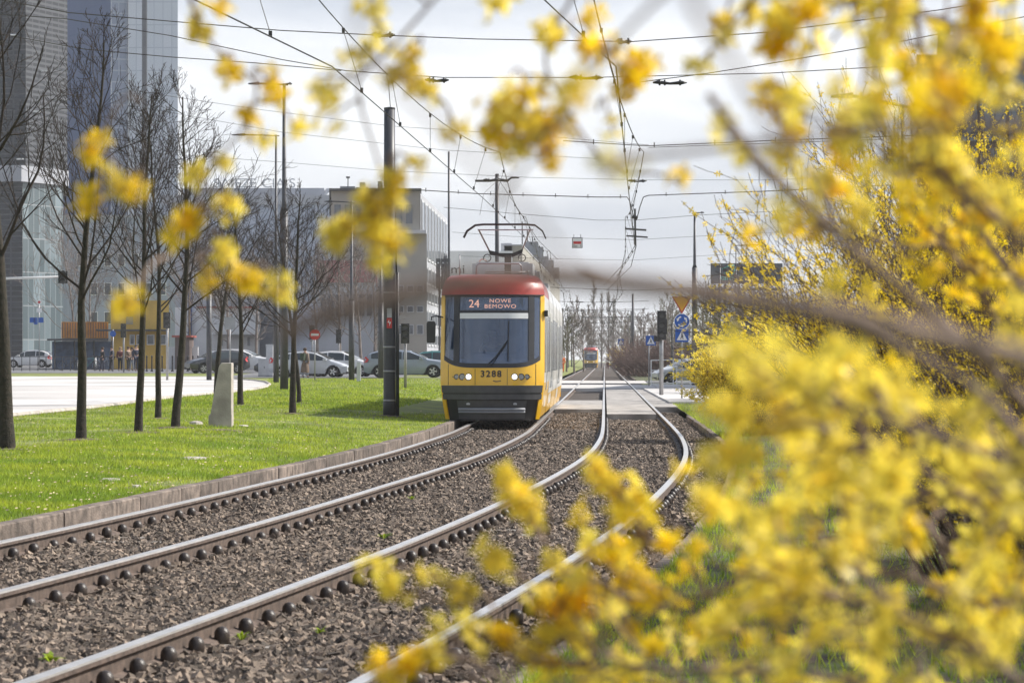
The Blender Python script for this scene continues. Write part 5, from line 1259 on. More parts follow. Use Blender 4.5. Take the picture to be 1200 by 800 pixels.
# section-insulator hardware where the hangers meet above the right track
p = at(744, 268, 105); t = thing('section_insulator', 'cluster of hangers and brackets above the right track', 'line hardware', p); g = MB()
g.tube([(0, 0, .7), (.02, 0, -.6)], .04, 6); g.tube([(-.35, 0, 0), (.4, 0, -.05)], .035, 5); g.tube([(-.3, 0, -.25), (.45, 0, -.3)], .03, 5); g.tube([(-.1, 0, .4), (.1, 0, .4)], .06, 6); g.build('hanger', M['wire'], t)
g = MB(); g.tube([(0, 0, -.6), (-.35, 1, -1.2), (-1.0, 3, -1.9)], .012, 4); g.tube([(.05, 0, -.6), (-.1, 1, -1.3), (-.9, 3, -2.1)], .012, 4); g.build('feeder_cable', M['wire'], t)
p = at(582.5, 212, 115.5); t = thing('line_bracket', 'T-shaped bracket with insulators on top of the mast behind the pantograph', 'line hardware', p); g = MB()
g.tube([(-.85, 0, 0), (-.3, 0, .0), (0, 0, .05), (.4, 0, 0), (.55, 0, .12), (.85, 0, .12)], [.05, .05, .07, .06, .04, .03], 6); g.build('arm', M['black'], t)
g = MB(); g.tube([(0, 0, 0), (-.5, -2, -.6), (-.6, -6, -1.6)], .01, 4); g.tube([(.1, 0, 0), (1.6, 2, -2.2), (2.4, 4, -2.9)], .012, 4); g.build('stay', M['wire'], t)
# ---------------------------------------------------------------- vegetation
def segs_mesh(name, segs, m, parent=None, n=4, loc=None, origin=None, smooth=True):
    S = np.array(segs, dtype=float); p0, p1, r0, r1 = S[:, 0:3], S[:, 3:6], S[:, 6], S[:, 7]
    d = p1-p0; d /= np.maximum(np.linalg.norm(d, axis=1), 1e-9)[:, None]
    up = np.where(np.abs(d[:, 2:3]) < .9, [[0, 0, 1.]], [[1., 0, 0]]); a = np.cross(d, up); a /= np.linalg.norm(a, axis=1)[:, None]; b = np.cross(d, a)
    N_ = len(S); V = np.zeros((N_, 2*n, 3))
    for k in range(n):
        an = 2*math.pi*k/n; o = a*math.cos(an)+b*math.sin(an); V[:, k] = p0+o*r0[:, None]; V[:, n+k] = p1+o*r1[:, None]
    fq = np.array([(k, (k+1) % n, (k+1) % n+n, k+n) for k in range(n)])
    Fq = fq[None]+2*n*np.arange(N_)[:, None, None]; V = V.reshape(-1, 3)
    if origin is not None: V = V-np.array(origin)
    return np_mesh(name, V, Fq.reshape(-1, 4), m, parent, smooth)
def vunit(v): return v/max(1e-9, math.sqrt(float((v*v).sum())))
def limb(segs, p, d, L_, r, lvl, rg, steps=6, upb=.12, child=5, ang=.7, wob=.10, rend=.25, cfrac=.15):
    p = np.array(p, float); d = vunit(np.array(d, float)); st = L_/steps; pts = [p.copy()]; ds = [d.copy()]
    for i in range(steps):
        d = vunit(d+rg.normal(0, wob, 3)+np.array([0, 0, upb])); q = p+d*st
        ra = r*(1-(1-rend)*i/steps); rb = r*(1-(1-rend)*(i+1)/steps); segs.append((*p, *q, ra, rb)); p = q; pts.append(p.copy()); ds.append(d.copy())
    if lvl > 0:
        for k in range(child):
            u = cfrac+(1-cfrac)*(k+rg.uniform(0, 1))/child; i = min(int(u*steps), steps-1); f = u*steps-i; q = pts[i]+(pts[i+1]-pts[i])*f
            t = rg.normal(0, 1, 3); t = vunit(t-ds[i]*float(t @ ds[i])); nd = vunit(ds[i]*math.cos(ang)+t*math.sin(ang)*rg.uniform(.7, 1.2))
            limb(segs, q, nd, L_*rg.uniform(.35, .6)*(1.1-.5*u), r*(1-(1-rend)*u)*.55, lvl-1, rg, max(3, steps-2), upb, max(2, child-1), ang, wob*1.2, rend, .2)
def bare_tree(px, y, H, r, label, seed, lean=0.0, fork=.32, spread=1.0, m='bark', mt='twig', loc=None, nb=22, lv=2, group=None, rmin=1.0, ch=6):
    rg = np.random.default_rng(seed); p = loc if loc is not None else gpos(px, y)
    t = thing('bare_tree', label, 'tree', p, group=group); tr = []; cr = []
    n = 14; q = np.zeros(3); q[2] = -.1; d = np.array([lean, 0, 1.0]); pts = [q.copy()]
    for i in range(n):
        d = vunit(d+rg.normal(0, .035, 3)*[1, 1, 0]); z = d*(H/n); s = q+z; u0, u1 = i/n, (i+1)/n
        f = lambda u: r*(1.12 if u == 0 else 1)*(1-.86*u**.9)
        tr.append((*q, *s, f(u0), f(u1))); q = s; pts.append(q.copy())
    for k in range(nb):
        u = fork+(1-fork)*((k+rg.uniform(0, .9))/nb)**.95; i = min(int(u*n), n-1); b0 = pts[i]+(pts[i+1]-pts[i])*(u*n-i)
        a = rg.uniform(0, 6.283); el = rg.uniform(.45, .95); nd = np.array([math.cos(a)*math.cos(el), math.sin(a)*math.cos(el), math.sin(el)])
        L_ = H*.36*spread*(1.12-.85*(u-fork)/(1-fork))*rg.uniform(.75, 1.15)
        limb(cr, b0, nd, L_, r*(.30 if u < .55 else .22)*(1.1-.6*u), lv, rg, 7, .09, ch, .62, .11)
    cr = [(*c[:6], max(c[6], .0035*rmin), max(c[7], .0025*rmin)) for c in cr]
    segs_mesh('trunk', tr, M[m], t, 10); segs_mesh('crown', cr, M[mt], t, 3)
    return t
TL = [(8, 41.5, 7.6, .125, 'thick bare tree at the left edge, its trunk nearest of the row'), (95, 46.5, 6.3, .085, 'bare tree second from the left edge, leaning slightly right'), (162, 51, 5.9, .075, 'bare tree third from the left, between the leaning one and the close pair'),
      (185, 62, 6.4, .07, 'slimmer bare tree set back between third and fifth trunks'), (205, 54.5, 6.2, .085, 'bare tree just left of the concrete block'), (282, 78, 5.6, .085, 'thin bare tree right of the concrete block with short forked top'),
      (343, 68, 5.1, .085, 'bare tree left of the thick dark mast with fine ascending twigs'), (350.5, 82, 5.6, .07, 'thin bare tree directly behind the one left of the mast'), (254, 84, 5.8, .09, 'bare tree rising behind the concrete block')]
lean = [.0, .05, .02, .015, .01, -.01, .01, .02, -.01]
for i, (px, y, H, r, l) in enumerate(TL):
    bare_tree(px, y, H, r, l, 40+i, lean[i], .34 if i not in (0,) else .28, 1.0 if i else 1.15, group='bare young trees on the left lawn', nb=28, rmin=1.25)
# bare trees and shrubs in the middle distance on the left
for i, (px, y, H, l) in enumerate(((372, 205, 9, 'brown bare tree behind the silver car'), (398, 208, 10, 'brown bare tree behind the white car'), (424, 206, 9, 'brown bare tree between two lamp standards'), (440, 212, 8, 'bare tree just left of the thick dark mast in the distance'),
                                     (300, 215, 9, 'bare tree in front of the white building with red eave'), (268, 225, 10, 'pale bare tree left of the square grey board'), (105, 255, 13, 'pale bare tree behind the orange container'), (88, 262, 14, 'tall pale bare tree beside the glass podium'), (225, 240, 11, 'pale bare tree above the kiosk'), (160, 262, 12, 'pale bare tree behind the yellow hut'))):
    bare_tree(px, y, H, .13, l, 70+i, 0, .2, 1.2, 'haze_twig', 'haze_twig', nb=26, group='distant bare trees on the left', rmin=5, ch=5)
# poplars and far trees beyond the distant tram
def poplar(px, y, H, w, label, seed):
    rg = np.random.default_rng(seed); p = gpos(px, y); p.z = 0; t = thing('poplar', label, 'tree', p, group='poplars at the end of the line'); cr = []
    for k in range(120):
        z = H*(.10+.8*rg.uniform(0, 1)); a = rg.uniform(0, 6.28); L_ = H*.2*rg.uniform(.6, 1.1)*(1.15-z/H); nd = (math.cos(a)*.8*w, math.sin(a)*.8*w, 1)
        limb(cr, (0, 0, z), nd, L_*.8, .05, 1, rg, 4, .16, 5, .6, .12)
    cr = [(*c[:6], max(c[6], .028), max(c[7], .02)) for c in cr]
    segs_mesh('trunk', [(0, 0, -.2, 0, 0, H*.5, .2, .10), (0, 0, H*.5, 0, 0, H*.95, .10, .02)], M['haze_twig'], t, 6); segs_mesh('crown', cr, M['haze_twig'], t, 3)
for i, (px, y, ytop, l) in enumerate(((696, 560, 319, 'tallest poplar above the distant tram'), (705, 565, 336, 'second poplar just right of the tallest'), (713, 570, 334, 'third poplar in the group'), (719, 575, 340, 'last poplar of the group'), (690, 580, 350, 'short poplar on the left of the group'), (774, 560, 352, 'separate poplar behind the traffic light'), (782, 565, 356, 'narrow poplar right of the traffic light'))):
    poplar(px, y, CH+(HY-ytop)*y/F, 1.0, l, 100+i)
lr = random.Random(5)
fl = ['left of the distant tram', 'just above the distant tram', 'right of the poplars', 'behind the far masts', 'above the purple hedge', 'behind the crossing sign', 'between the signal and the sign post', 'behind the roundabout sign', 'right behind the tall lamp', 'left below the billboard', 'under the billboard', 'right below the billboard', 'behind the dense yellow bush', 'at the tram edge far off']
for i, px in enumerate((664, 684, 727, 741, 752, 765, 779, 792, 806, 826, 848, 872, 895, 673)):
    y = 330+ (i*37 % 120) if i < 9 or i == 13 else 130+(i*11 % 30)
    Hh = (421-(lr.uniform(350, 372) if y > 200 else lr.uniform(318, 345)))*y/F+1.5
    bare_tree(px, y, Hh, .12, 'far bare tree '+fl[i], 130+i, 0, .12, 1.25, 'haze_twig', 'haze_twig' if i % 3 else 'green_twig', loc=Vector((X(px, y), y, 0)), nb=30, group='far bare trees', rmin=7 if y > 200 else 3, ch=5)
def shrub(px, y, w, h, label, m, n, seed, flowers_=0, petal='petal', fs=.03, name='shrub', zb=0.0, cat='shrub', stemr=.012, sub=2, dens=None, mf=None, up=.02, loc=None, depth=1.0, group=None, lowcut=0.0):
    """many stems arching from a common base; blossoms sit along the twigs"""
    rg = np.random.default_rng(seed); p = loc if loc is not None else Vector((X(px, y), y, zb)); t = thing(name, label, cat, p, group=group); segs = []
    for k in range(n):
        a = rg.uniform(0, 6.283); rr = math.sqrt(rg.uniform(0, 1)); ox, oy = math.cos(a)*rr*w*.28, math.sin(a)*rr*w*.28*depth
        out = rr*.75+rg.uniform(0, .25); nd = (math.cos(a)*out*w/h*1.0, math.sin(a)*out*w/h*depth, 1.1)
        limb(segs, (ox, oy, -.05), nd, h*rg.uniform(.6, 1.12), stemr, sub, rg, 7, up, 6, .55, .09, .3, .25)
    segs = [(*c[:6], max(c[6], stemr*.25), max(c[7], stemr*.18)) for c in segs]
    segs_mesh('branches', segs, M[m], t, 3)
    if flowers_:
        S = np.array(segs); wgt = np.linalg.norm(S[:, 3:6]-S[:, :3], axis=1)*(S[:, 6] < stemr*.75)
        if mf is not None: wgt = wgt*mf(S[:, 3]+p.x, S[:, 4]+p.y, S[:, 5]+p.z)
        wgt = wgt/wgt.sum(); idx = rg.choice(len(S), flowers_, p=wgt); u = rg.uniform(0, 1, flowers_)[:, None]
        P = S[idx, :3]*(1-u)+S[idx, 3:6]*u; ax = S[idx, 3:6]-S[idx, :3]; ax /= np.linalg.norm(ax, axis=1)[:, None]
        D = rg.normal(0, 1, (flowers_, 3)); D -= ax*(D*ax).sum(1)[:, None]*.8; D /= np.linalg.norm(D, axis=1)[:, None]
        blossoms('blossoms', P+D*fs*.3, D, fs, M[petal], t, rg)
    return t
def blossoms(name, P, D, s, m, parent, rg, fine=False):
    n = len(P); r = rg.normal(0, 1, (n, 3)); a = np.cross(D, r); a /= np.linalg.norm(a, axis=1)[:, None]; b = np.cross(D, a)
    sz = s*rg.uniform(.7, 1.15, n)[:, None]; Vs = []; cup = rg.uniform(.15, .75, n)[:, None]
    for k in range(4):
        an = k*math.pi/2; ra = a*math.cos(an)+b*math.sin(an); ta = -a*math.sin(an)+b*math.cos(an)
        if fine:
            tw = rg.normal(0, .12, (n, 1))
            Vs.append(np.stack([P-ta*sz*.05, P+ta*sz*.05, P+ra*sz*.5+D*sz*cup*.55+ta*sz*.27, P+ra*sz*.5+D*sz*cup*.55-ta*sz*.27,
                                P+ra*sz*.95+D*sz*(cup*.6+tw)+ta*sz*.15, P+ra*sz*.95+D*sz*(cup*.6+tw)-ta*sz*.15], 1))
        else: Vs.append(np.stack([P, P+ra*sz*.5+ta*sz*.24+D*sz*cup*.5, P+ra*sz+D*sz*cup*.7, P+ra*sz*.5-ta*sz*.24+D*sz*cup*.5], 1))
    V = np.stack(Vs, 1)
    if fine: V = V.reshape(-1, 3); f = np.array([[0, 1, 2, 3], [3, 2, 4, 5]])[None]+6*np.arange(4*n)[:, None, None]; return np_mesh(name, V, f.reshape(-1, 4), m, parent)
    V = V.reshape(-1, 3); return np_mesh(name, V, np.arange(len(V)).reshape(-1, 4), m, parent)
# far yellow bush and the reddish hedge
shrub(737, 330, 2.6, 2.5, 'small round yellow forsythia far away below the distant crossing sign', 'fstem', 50, 11, 2600, 'petal', .09, 'forsythia_bush', stemr=.02, sub=1)
for i, (px, y, w, h, l) in enumerate(((750, 262, 4.5, 3.0, 'reddish bare hedge shrub left end'), (766, 255, 4.5, 3.2, 'reddish bare hedge shrub behind the crossing sign post'), (783, 250, 4.5, 3.0, 'reddish bare hedge shrub behind the traffic light post'), (800, 246, 4.0, 2.8, 'reddish bare hedge shrub behind the roundabout sign'), (742, 275, 3.6, 2.4, 'low reddish shrub next to the far yellow bush'))):
    shrub(px, y, w, h, l, 'purple_twig', 75, 20+i, stemr=.045, sub=2, name='hedge_shrub', cat='shrub', group='reddish bare hedge')
for i, (px, y, w, h, l, m) in enumerate(((880, 105, 3.0, 2.6, 'dark bare thicket above the dense yellow bush', 'haze_twig'), (915, 100, 3.2, 3.2, 'greenish bare thicket right of the billboard legs', 'green_twig'), (935, 85, 3, 3.2, 'brown bare thicket behind the big forsythia', 'haze_twig'), (898, 125, 4, 3.8, 'greenish thicket directly under the billboard', 'green_twig'))):
    shrub(px, y, w, h, l, m, 80, 33+i, stemr=.028, sub=2, name='thicket', cat='shrub', group='bare thickets at the right')
# dense yellow bush in the middle
shrub(884, 58, 1.15, 1.75, 'dense bright yellow forsythia bush beyond the pale pavement corner', 'fstem', 150, 41, 30000, 'petal2', .046, 'forsythia_bush', stemr=.012, sub=2, up=.0, group='forsythia bushes right of the tracks')
# the big sharp forsythia at the right
low = lambda x, y, z: np.clip((z-.45)/1.2, .07, 1)
shrub(0, 0, 1.7, 2.25, 'large forsythia with scattered blossoms filling the right side behind the blurred twigs', 'fstem', 170, 42, 30000, 'petal', .020, 'forsythia_bush', stemr=.009, sub=2, loc=Vector((3.0, 17.5, -.02)), up=.05, group='forsythia bushes right of the tracks', mf=low)
shrub(0, 0, 1.8, 2.9, 'tall forsythia further back with airy upright shoots', 'fstem', 140, 43, 26000, 'petal', .022, 'forsythia_bush', stemr=.009, sub=2, loc=Vector((3.9, 21, -.02)), up=.08, group='forsythia bushes right of the tracks', mf=low)
shrub(0, 0, 1.5, 1.5, 'forsythia behind the dark twigs, beside the bare thicket', 'fstem', 130, 44, 22000, 'petal', .026, 'forsythia_bush', stemr=.009, sub=2, loc=Vector((3.9, 29, -.02)), up=.04, group='forsythia bushes right of the tracks', mf=low)
shrub(0, 0, 2.6, 2.3, 'forsythia close to the picture edge with many shaded dry stems', 'fstem', 150, 45, 14000, 'petal', .019, 'forsythia_bush', stemr=.010, sub=2, loc=Vector((3.6, 15, -.02)), up=.03, group='forsythia bushes right of the tracks', mf=low)
# ground clutter under the bushes: dark dry twigs, and a log edging
g = MB(); p = at(1090, 606, 18.); g.tube([(0, 0, 0), (.28, .3, -.06), (.6, .5, -.1)], [.035, .04, .04], 8); o = g.build('log', M['fbranch'], None, True, (p.x, p.y, .04)); tag(o, 'pale fallen branch lying under the right forsythia', 'branch')
p = gp2(487, 765, -.12); g = MB(); rg = np.random.default_rng(4); vs = []; n = 5
for j in range(n):
    for i in range(n): vs.append((i*.02-.04, j*.02-.04, .01+rg.uniform(0, .05)))
g.add(vs, [(j*n+i, j*n+i+1, (j+1)*n+i+1, (j+1)*n+i) for j in range(n-1) for i in range(n-1)]); o = g.build('paper_scrap', M['white'], None, False, (p.x, p.y, -.13)); tag(o, 'crumpled white paper scrap beside the nearest rail at the bottom', 'litter')

# ---------------------------------------------------------------- the near forsythia (blurred foreground)
rg = np.random.default_rng(12)
fb = thing('forsythia_bush', 'very near blurred forsythia whose flowering twigs frame the whole view', 'bush', (1.7, 2.6, 0))
O = np.array([1.7, 2.6, 0.0])
def P3(px, py, d): return np.array([(px-600)*d/F, d, CH-(py-HY)*d/F])
def smooth_path(pts, k=6):
    pts = [np.array(p, float) for p in pts]; out = []
    for i in range(len(pts)-1):
        p0 = pts[max(i-1, 0)]; p1 = pts[i]; p2 = pts[i+1]; p3 = pts[min(i+2, len(pts)-1)]
        for q in range(k):
            t = q/k; out.append(.5*((2*p1)+(-p0+p2)*t+(2*p0-5*p1+4*p2-p3)*t*t+(-p0+3*p1-3*p2+p3)*t**3))
    out.append(pts[-1]); return out
def br_segs(path, r0, r1):
    n = len(path)-1; return [(*path[i], *path[i+1], r0+(r1-r0)*i/n, r0+(r1-r0)*(i+1)/n) for i in range(n)]
def near_branch(pix, r0, r1, sprays=0, fl=7, slen=(.06, .16), base=None, rng_u=(.05, 1), fs=.0132, lab=None, own=0.0, updir=(-.35, 0, .55)):
    """pix: list of (px, py, depth); continues out of frame to the bush base"""
    path = smooth_path([P3(*p) for p in pix])
    if base is not None: path = smooth_path([np.array(b) for b in base]+[P3(*pix[0])])[:-1]+path
    segs = br_segs(path, r0, r1); F_P = []; F_D = []
    arr = np.array(path); n = len(arr)
    def add_fl(q, ax, k, sp):
        for _ in range(k):
            D = rg.normal(0, 1, 3); D = D-ax*(D@ax)*.7; D = vunit(D); F_P.append(q+D*fs*.45+ax*rg.normal(0, sp)); F_D.append(D)
    i0 = 0 if base is None else len(path)-len(smooth_path([P3(*p) for p in pix]))
    for s in range(int(sprays*1.05)):
        u = rg.uniform(*rng_u); f = i0+u*(n-1-i0); i = min(int(f), n-2); q = arr[i]+(arr[i+1]-arr[i])*(f-i)
        d = vunit(vunit(arr[i+1]-arr[i])*.6+np.array(updir)*rg.uniform(-.4, 1)+rg.normal(0, .5, 3)*[1, .8, 1]); L_ = rg.uniform(*slen); st = 5; w = q
        for k in range(st):
            d = vunit(d+rg.normal(0, .13, 3)+np.array([0, 0, .05])); v = w+d*L_/st; segs.append((*w, *v, .0016, .0012))
            if k in (2, 4) and rg.uniform() < .8: add_fl(v, d, int(rg.integers(2, 5)), .004)
            w = v
    if own:
        for i in range(i0, n-1):
            if rg.uniform() < own: add_fl(arr[i], vunit(arr[i+1]-arr[i]), rg.integers(2, 5), .012)
    o = segs_mesh('branch', [tuple(np.array(s[:3])-O)+tuple(np.array(s[3:6])-O)+(s[6], s[7]) for s in segs], M['fbranch'], fb, 6)
    if lab: o['label'] = lab
    if F_P: blossoms('blossoms', np.array(F_P)-O, np.array(F_D), fs, M['petal' if rg.uniform() < .5 else 'petal2'], o, rg, True)
    return path
def cluster(cx, cy, d, n, spread, start, r=.0013, fs=.021):
    """a flower cluster on a twig coming from a start pixel"""
    a = P3(*start); b = P3(cx, cy, d); mid = (a+b)/2+rg.normal(0, .008, 3)+np.array([0, 0, .01]); path = smooth_path([a, mid, b], 5); segs = br_segs(path, r*1.4, r)
    Pp = []; Dd = []; s = spread*d/F; ax = vunit(b-a)
    for _ in range(n):
        D = vunit(rg.normal(0, 1, 3)); Pp.append(b+ax*rg.uniform(-1.5, .8)*s+D*fs*.45+rg.normal(0, .34, 3)*s*[1, .6, 1]); Dd.append(D)
    return segs, Pp, Dd
def twig_set(items, label=None, petal='petal', fs=.0138):
    for it in items:
        segs, Pp, Dd = cluster(it[0], it[1], it[2], int(it[3]*1.0+1), it[4], it[5], fs=fs*(1.25 if it[2] < 2.3 else 1))
        o = segs_mesh('twig', [tuple(np.array(s[:3])-O)+tuple(np.array(s[3:6])-O)+(s[6], s[7]) for s in segs], M['fbranch'], fb, 5)
        blossoms('blossoms', np.array(Pp)-O, np.array(Dd), fs, M[petal if rg.uniform() < .7 else 'petal2'], o, rg, True)
B0 = [(1.7, 2.6, 0), (1.5, 2.6, .6), (1.1, 2.6, 1.15)]
BT = [(1.7, 2.6, 0), (1.6, 2.6, 1.0), (1.3, 2.7, 1.9)]
# right hand mass
near_branch([(1350, 900, 2.5), (1150, 830, 2.5), (950, 790, 2.6), (800, 785, 2.7), (680, 780, 2.8), (600, 775, 2.8)], .006, .0015, 40, 11, (.05, .13), B0)
near_branch([(1350, 800, 2.7), (1180, 720, 2.7), (1040, 670, 2.8), (920, 660, 2.8), (820, 700, 2.9), (730, 720, 2.9)], .006, .0015, 52, 11, (.05, .14), B0)
near_branch([(1450, 760, 2.3), (1250, 650, 2.3), (1130, 580, 2.4), (1040, 530, 2.4), (960, 505, 2.5)], .006, .002, 46, 11, (.05, .14), B0)
near_branch([(1400, 700, 2.0), (1240, 560, 1.95), (1150, 462, 1.9), (1050, 405, 1.9), (940, 362, 1.85), (830, 338, 1.85), (740, 330, 1.85), (680, 312, 1.85)], .0052, .0016, 0, 5, (.04, .09), B0, lab='thick bare branch, strongly blurred, crossing the right half')
near_branch([(1400, 620, 2.2), (1230, 500, 2.2), (1130, 400, 2.2), (1010, 300, 2.2), (900, 200, 2.2), (830, 110, 2.2)], .007, .003, 7, 6, (.04, .08), B0)
near_branch([(1400, 540, 3.0), (1260, 420, 3.0), (1170, 300, 3.0), (1100, 190, 3.0), (1080, 60, 3.0), (1060, -60, 3.0)], .006, .003, 34, 10, (.05, .13), B0)
near_branch([(1400, 250, 2.6), (1240, 110, 2.6), (1120, 30, 2.6), (1000, 5, 2.6), (880, -10, 2.7)], .006, .002, 46, 10, (.04, .10), BT, updir=(-.2, 0, -.5))
near_branch([(1400, 850, 3.4), (1230, 760, 3.4), (1110, 640, 3.4), (1020, 530, 3.4), (990, 460, 3.4)], .006, .002, 30, 12, (.06, .17), B0)
near_branch([(1400, 600, 3.6), (1280, 500, 3.6), (1190, 400, 3.6), (1140, 330, 3.6), (1100, 280, 3.6)], .006, .002, 40, 10, (.06, .16), B0)
near_branch([(1400, 930, 2.2), (1200, 800, 2.2), (1080, 730, 2.2), (980, 700, 2.2), (900, 690, 2.3)], .006, .002, 36, 11, (.05, .13), B0)
near_branch([(1300, 980, 3.0), (1100, 880, 3.0), (900, 820, 3.0), (760, 800, 3.0)], .005, .002, 34, 11, (.05, .14), B0)
near_branch([(1400, 700, 3.1), (1260, 600, 3.1), (1150, 560, 3.1), (1040, 600, 3.1), (960, 640, 3.1)], .005, .002, 36, 11, (.06, .15), B0)
near_branch([(1400, 190, 1.7), (1230, 152, 1.6), (1080, 150, 1.6), (930, 162, 1.6), (780, 180, 1.6), (690, 186, 1.6)], .0032, .0018, 4, 4, (.03, .06), BT, lab='nearly horizontal blurred branch at upper right')
near_branch([(1400, 480, 1.25), (1240, 430, 1.2), (1000, 372, 1.15), (830, 345, 1.15), (660, 325, 1.15), (560, 328, 1.15), (470, 345, 1.15), (380, 372, 1.15), (330, 392, 1.15)], .0055, .0042, 0, 0, (.03, .06), B0, lab='palest and most blurred branch crossing in front of the tram roof')
near_branch([(1400, -60, 1.0), (1100, -120, .95), (820, -40, .95), (870, 90, .95), (960, 220, .95), (1010, 330, 1.0)], .0022, .0014, 0, 0, (.03, .06), BT)
near_branch([(1000, -120, .9), (600, -120, .9), (420, 20, .9), (520, 150, .9), (620, 250, .9), (680, 330, .9)], .0014, .001, 0, 0, (.03, .06), BT)
near_branch([(1100, -160, 1.5), (900, -80, 1.5), (760, 10, 1.6), (650, 150, 1.6), (580, 240, 1.7)], .002, .0012, 2, 4, (.03, .06), BT)
near_branch([(1450, 620, 2.0), (1260, 560, 2.0), (1120, 520, 2.0), (1010, 480, 2.0), (930, 455, 2.0)], .005, .002, 8, 6, (.03, .06), B0)
near_branch([(1450, 420, 2.4), (1260, 330, 2.4), (1160, 250, 2.4), (1090, 200, 2.4), (1030, 180, 2.4)], .005, .002, 26, 8, (.04, .11), B0)
twig_set([(885, 440, 2.1, 10, 24, (930, 450, 2.0)), (850, 480, 2.1, 12, 26, (940, 470, 2.0)), (860, 530, 2.1, 12, 26, (960, 500, 2.0)), (925, 480, 2.1, 14, 26, (980, 480, 2.0)), (985, 440, 2.1, 14, 24, (1040, 490, 2.0)), (960, 545, 2.1, 14, 28, (1020, 500, 2.0)), (1060, 460, 2.1, 10, 20, (1110, 510, 2.0)), (840, 580, 2.2, 10, 24, (920, 560, 2.1)), (1040, 550, 2.1, 12, 26, (1090, 520, 2.0))], petal='petal2', fs=.0150)
# arching shoots over the top of the view carry the hanging clusters
arch = near_branch([(1300, -150, 3.0), (1000, -260, 3.0), (600, -160, 3.0), (300, -60, 3.0), (200, -30, 3.0)], .004, .002, 0, 0, (.03, .06), BT)
arch2 = near_branch([(1300, -120, 2.8), (1050, -200, 2.8), (760, -110, 2.8), (560, -60, 2.8)], .004, .002, 0, 0, (.03, .06), BT)
near_branch([(215, -40, 3.0), (232, 30, 3.0), (268, 70, 3.0), (300, 100, 3.0), (285, 150, 3.0), (245, 200, 3.0), (232, 250, 3.0), (240, 330, 3.0)], .0022, .0012, 0, 0, (.03, .05))
near_branch([(560, -60, 2.8), (500, 10, 2.8), (455, 60, 2.8), (420, 100, 2.8), (440, 180, 2.8), (455, 230, 2.8), (440, 290, 2.8)], .002, .0012, 0, 0, (.03, .05))
near_branch([(760, -110, 2.9), (690, -30, 2.9), (640, 60, 2.9), (660, 120, 2.9), (700, 180, 2.9), (735, 205, 2.9)], .0022, .0016, 0, 0, (.03, .05))
twig_set([(236, 38, 3.0, 13, 15, (225, 0, 3.0)), (262, 4, 3.0, 5, 8, (240, -20, 3)), (276, 92, 3.0, 5, 8, (262, 70, 3.0)), (112, 172, 2.9, 9, 11, (165, 120, 2.9)), (147, 216, 2.9, 9, 15, (112, 180, 2.9)), (103, 237, 2.9, 6, 9, (115, 200, 2.9)), (165, 222, 2.9, 4, 6, (150, 210, 2.9)),
          (230, 207, 3.0, 5, 7, (245, 180, 3)), (262, 196, 3.0, 4, 6, (250, 180, 3)), (266, 243, 3.0, 8, 12, (240, 220, 3)), (214, 270, 3.0, 10, 13, (238, 240, 3)), (228, 262, 3.0, 5, 9, (238, 240, 3)), (262, 296, 3.0, 4, 6, (240, 280, 3)), (289, 325, 3.0, 10, 12, (245, 300, 3)), (330, 338, 3.0, 7, 11, (289, 320, 3)), (245, 325, 3.0, 4, 6, (240, 300, 3)), (148, 358, 2.6, 4, 10, (200, 300, 2.7)), (290, 148, 3.0, 5, 8, (292, 130, 3)), (314, 165, 3.0, 3, 5, (290, 150, 3)), (322, 85, 3.0, 4, 7, (300, 100, 3)), (328, 115, 3.0, 4, 7, (300, 100, 3)), (345, 150, 3.0, 3, 6, (300, 120, 3))], petal='petal')
twig_set([(384, 106, 2.8, 5, 8, (420, 95, 2.8)), (372, 90, 2.8, 2, 5, (420, 95, 2.8)), (418, 72, 2.8, 5, 8, (440, 70, 2.8)), (433, 5, 2.8, 4, 7, (500, 5, 2.8)), (445, 45, 2.8, 3, 6, (455, 50, 2.8)), (466, 92, 2.8, 6, 9, (440, 80, 2.8)), (486, 70, 2.8, 8, 9, (470, 60, 2.8)), (491, 100, 2.8, 5, 8, (480, 80, 2.8)), (500, 112, 2.8, 3, 6, (480, 90, 2.8)), (533, 157, 2.8, 6, 8, (500, 110, 2.8)), (382, 140, 2.8, 4, 7, (425, 120, 2.8)),
          (392, 277, 2.8, 12, 12, (440, 250, 2.8)), (430, 262, 2.8, 9, 12, (448, 240, 2.8)), (453, 245, 2.8, 13, 14, (455, 220, 2.8)), (462, 212, 2.8, 7, 9, (455, 190, 2.8)), (455, 282, 2.8, 10, 11, (445, 260, 2.8)), (453, 303, 2.8, 3, 5, (450, 290, 2.8)), (472, 285, 2.8, 3, 5, (450, 260, 2.8)), (487, 198, 2.8, 4, 6, (455, 200, 2.8)), (425, 245, 2.8, 5, 8, (440, 230, 2.8)), (565, 5, 2.8, 3, 6, (560, -30, 2.8)), (595, 3, 2.8, 3, 6, (600, -40, 2.8))], petal='petal2')
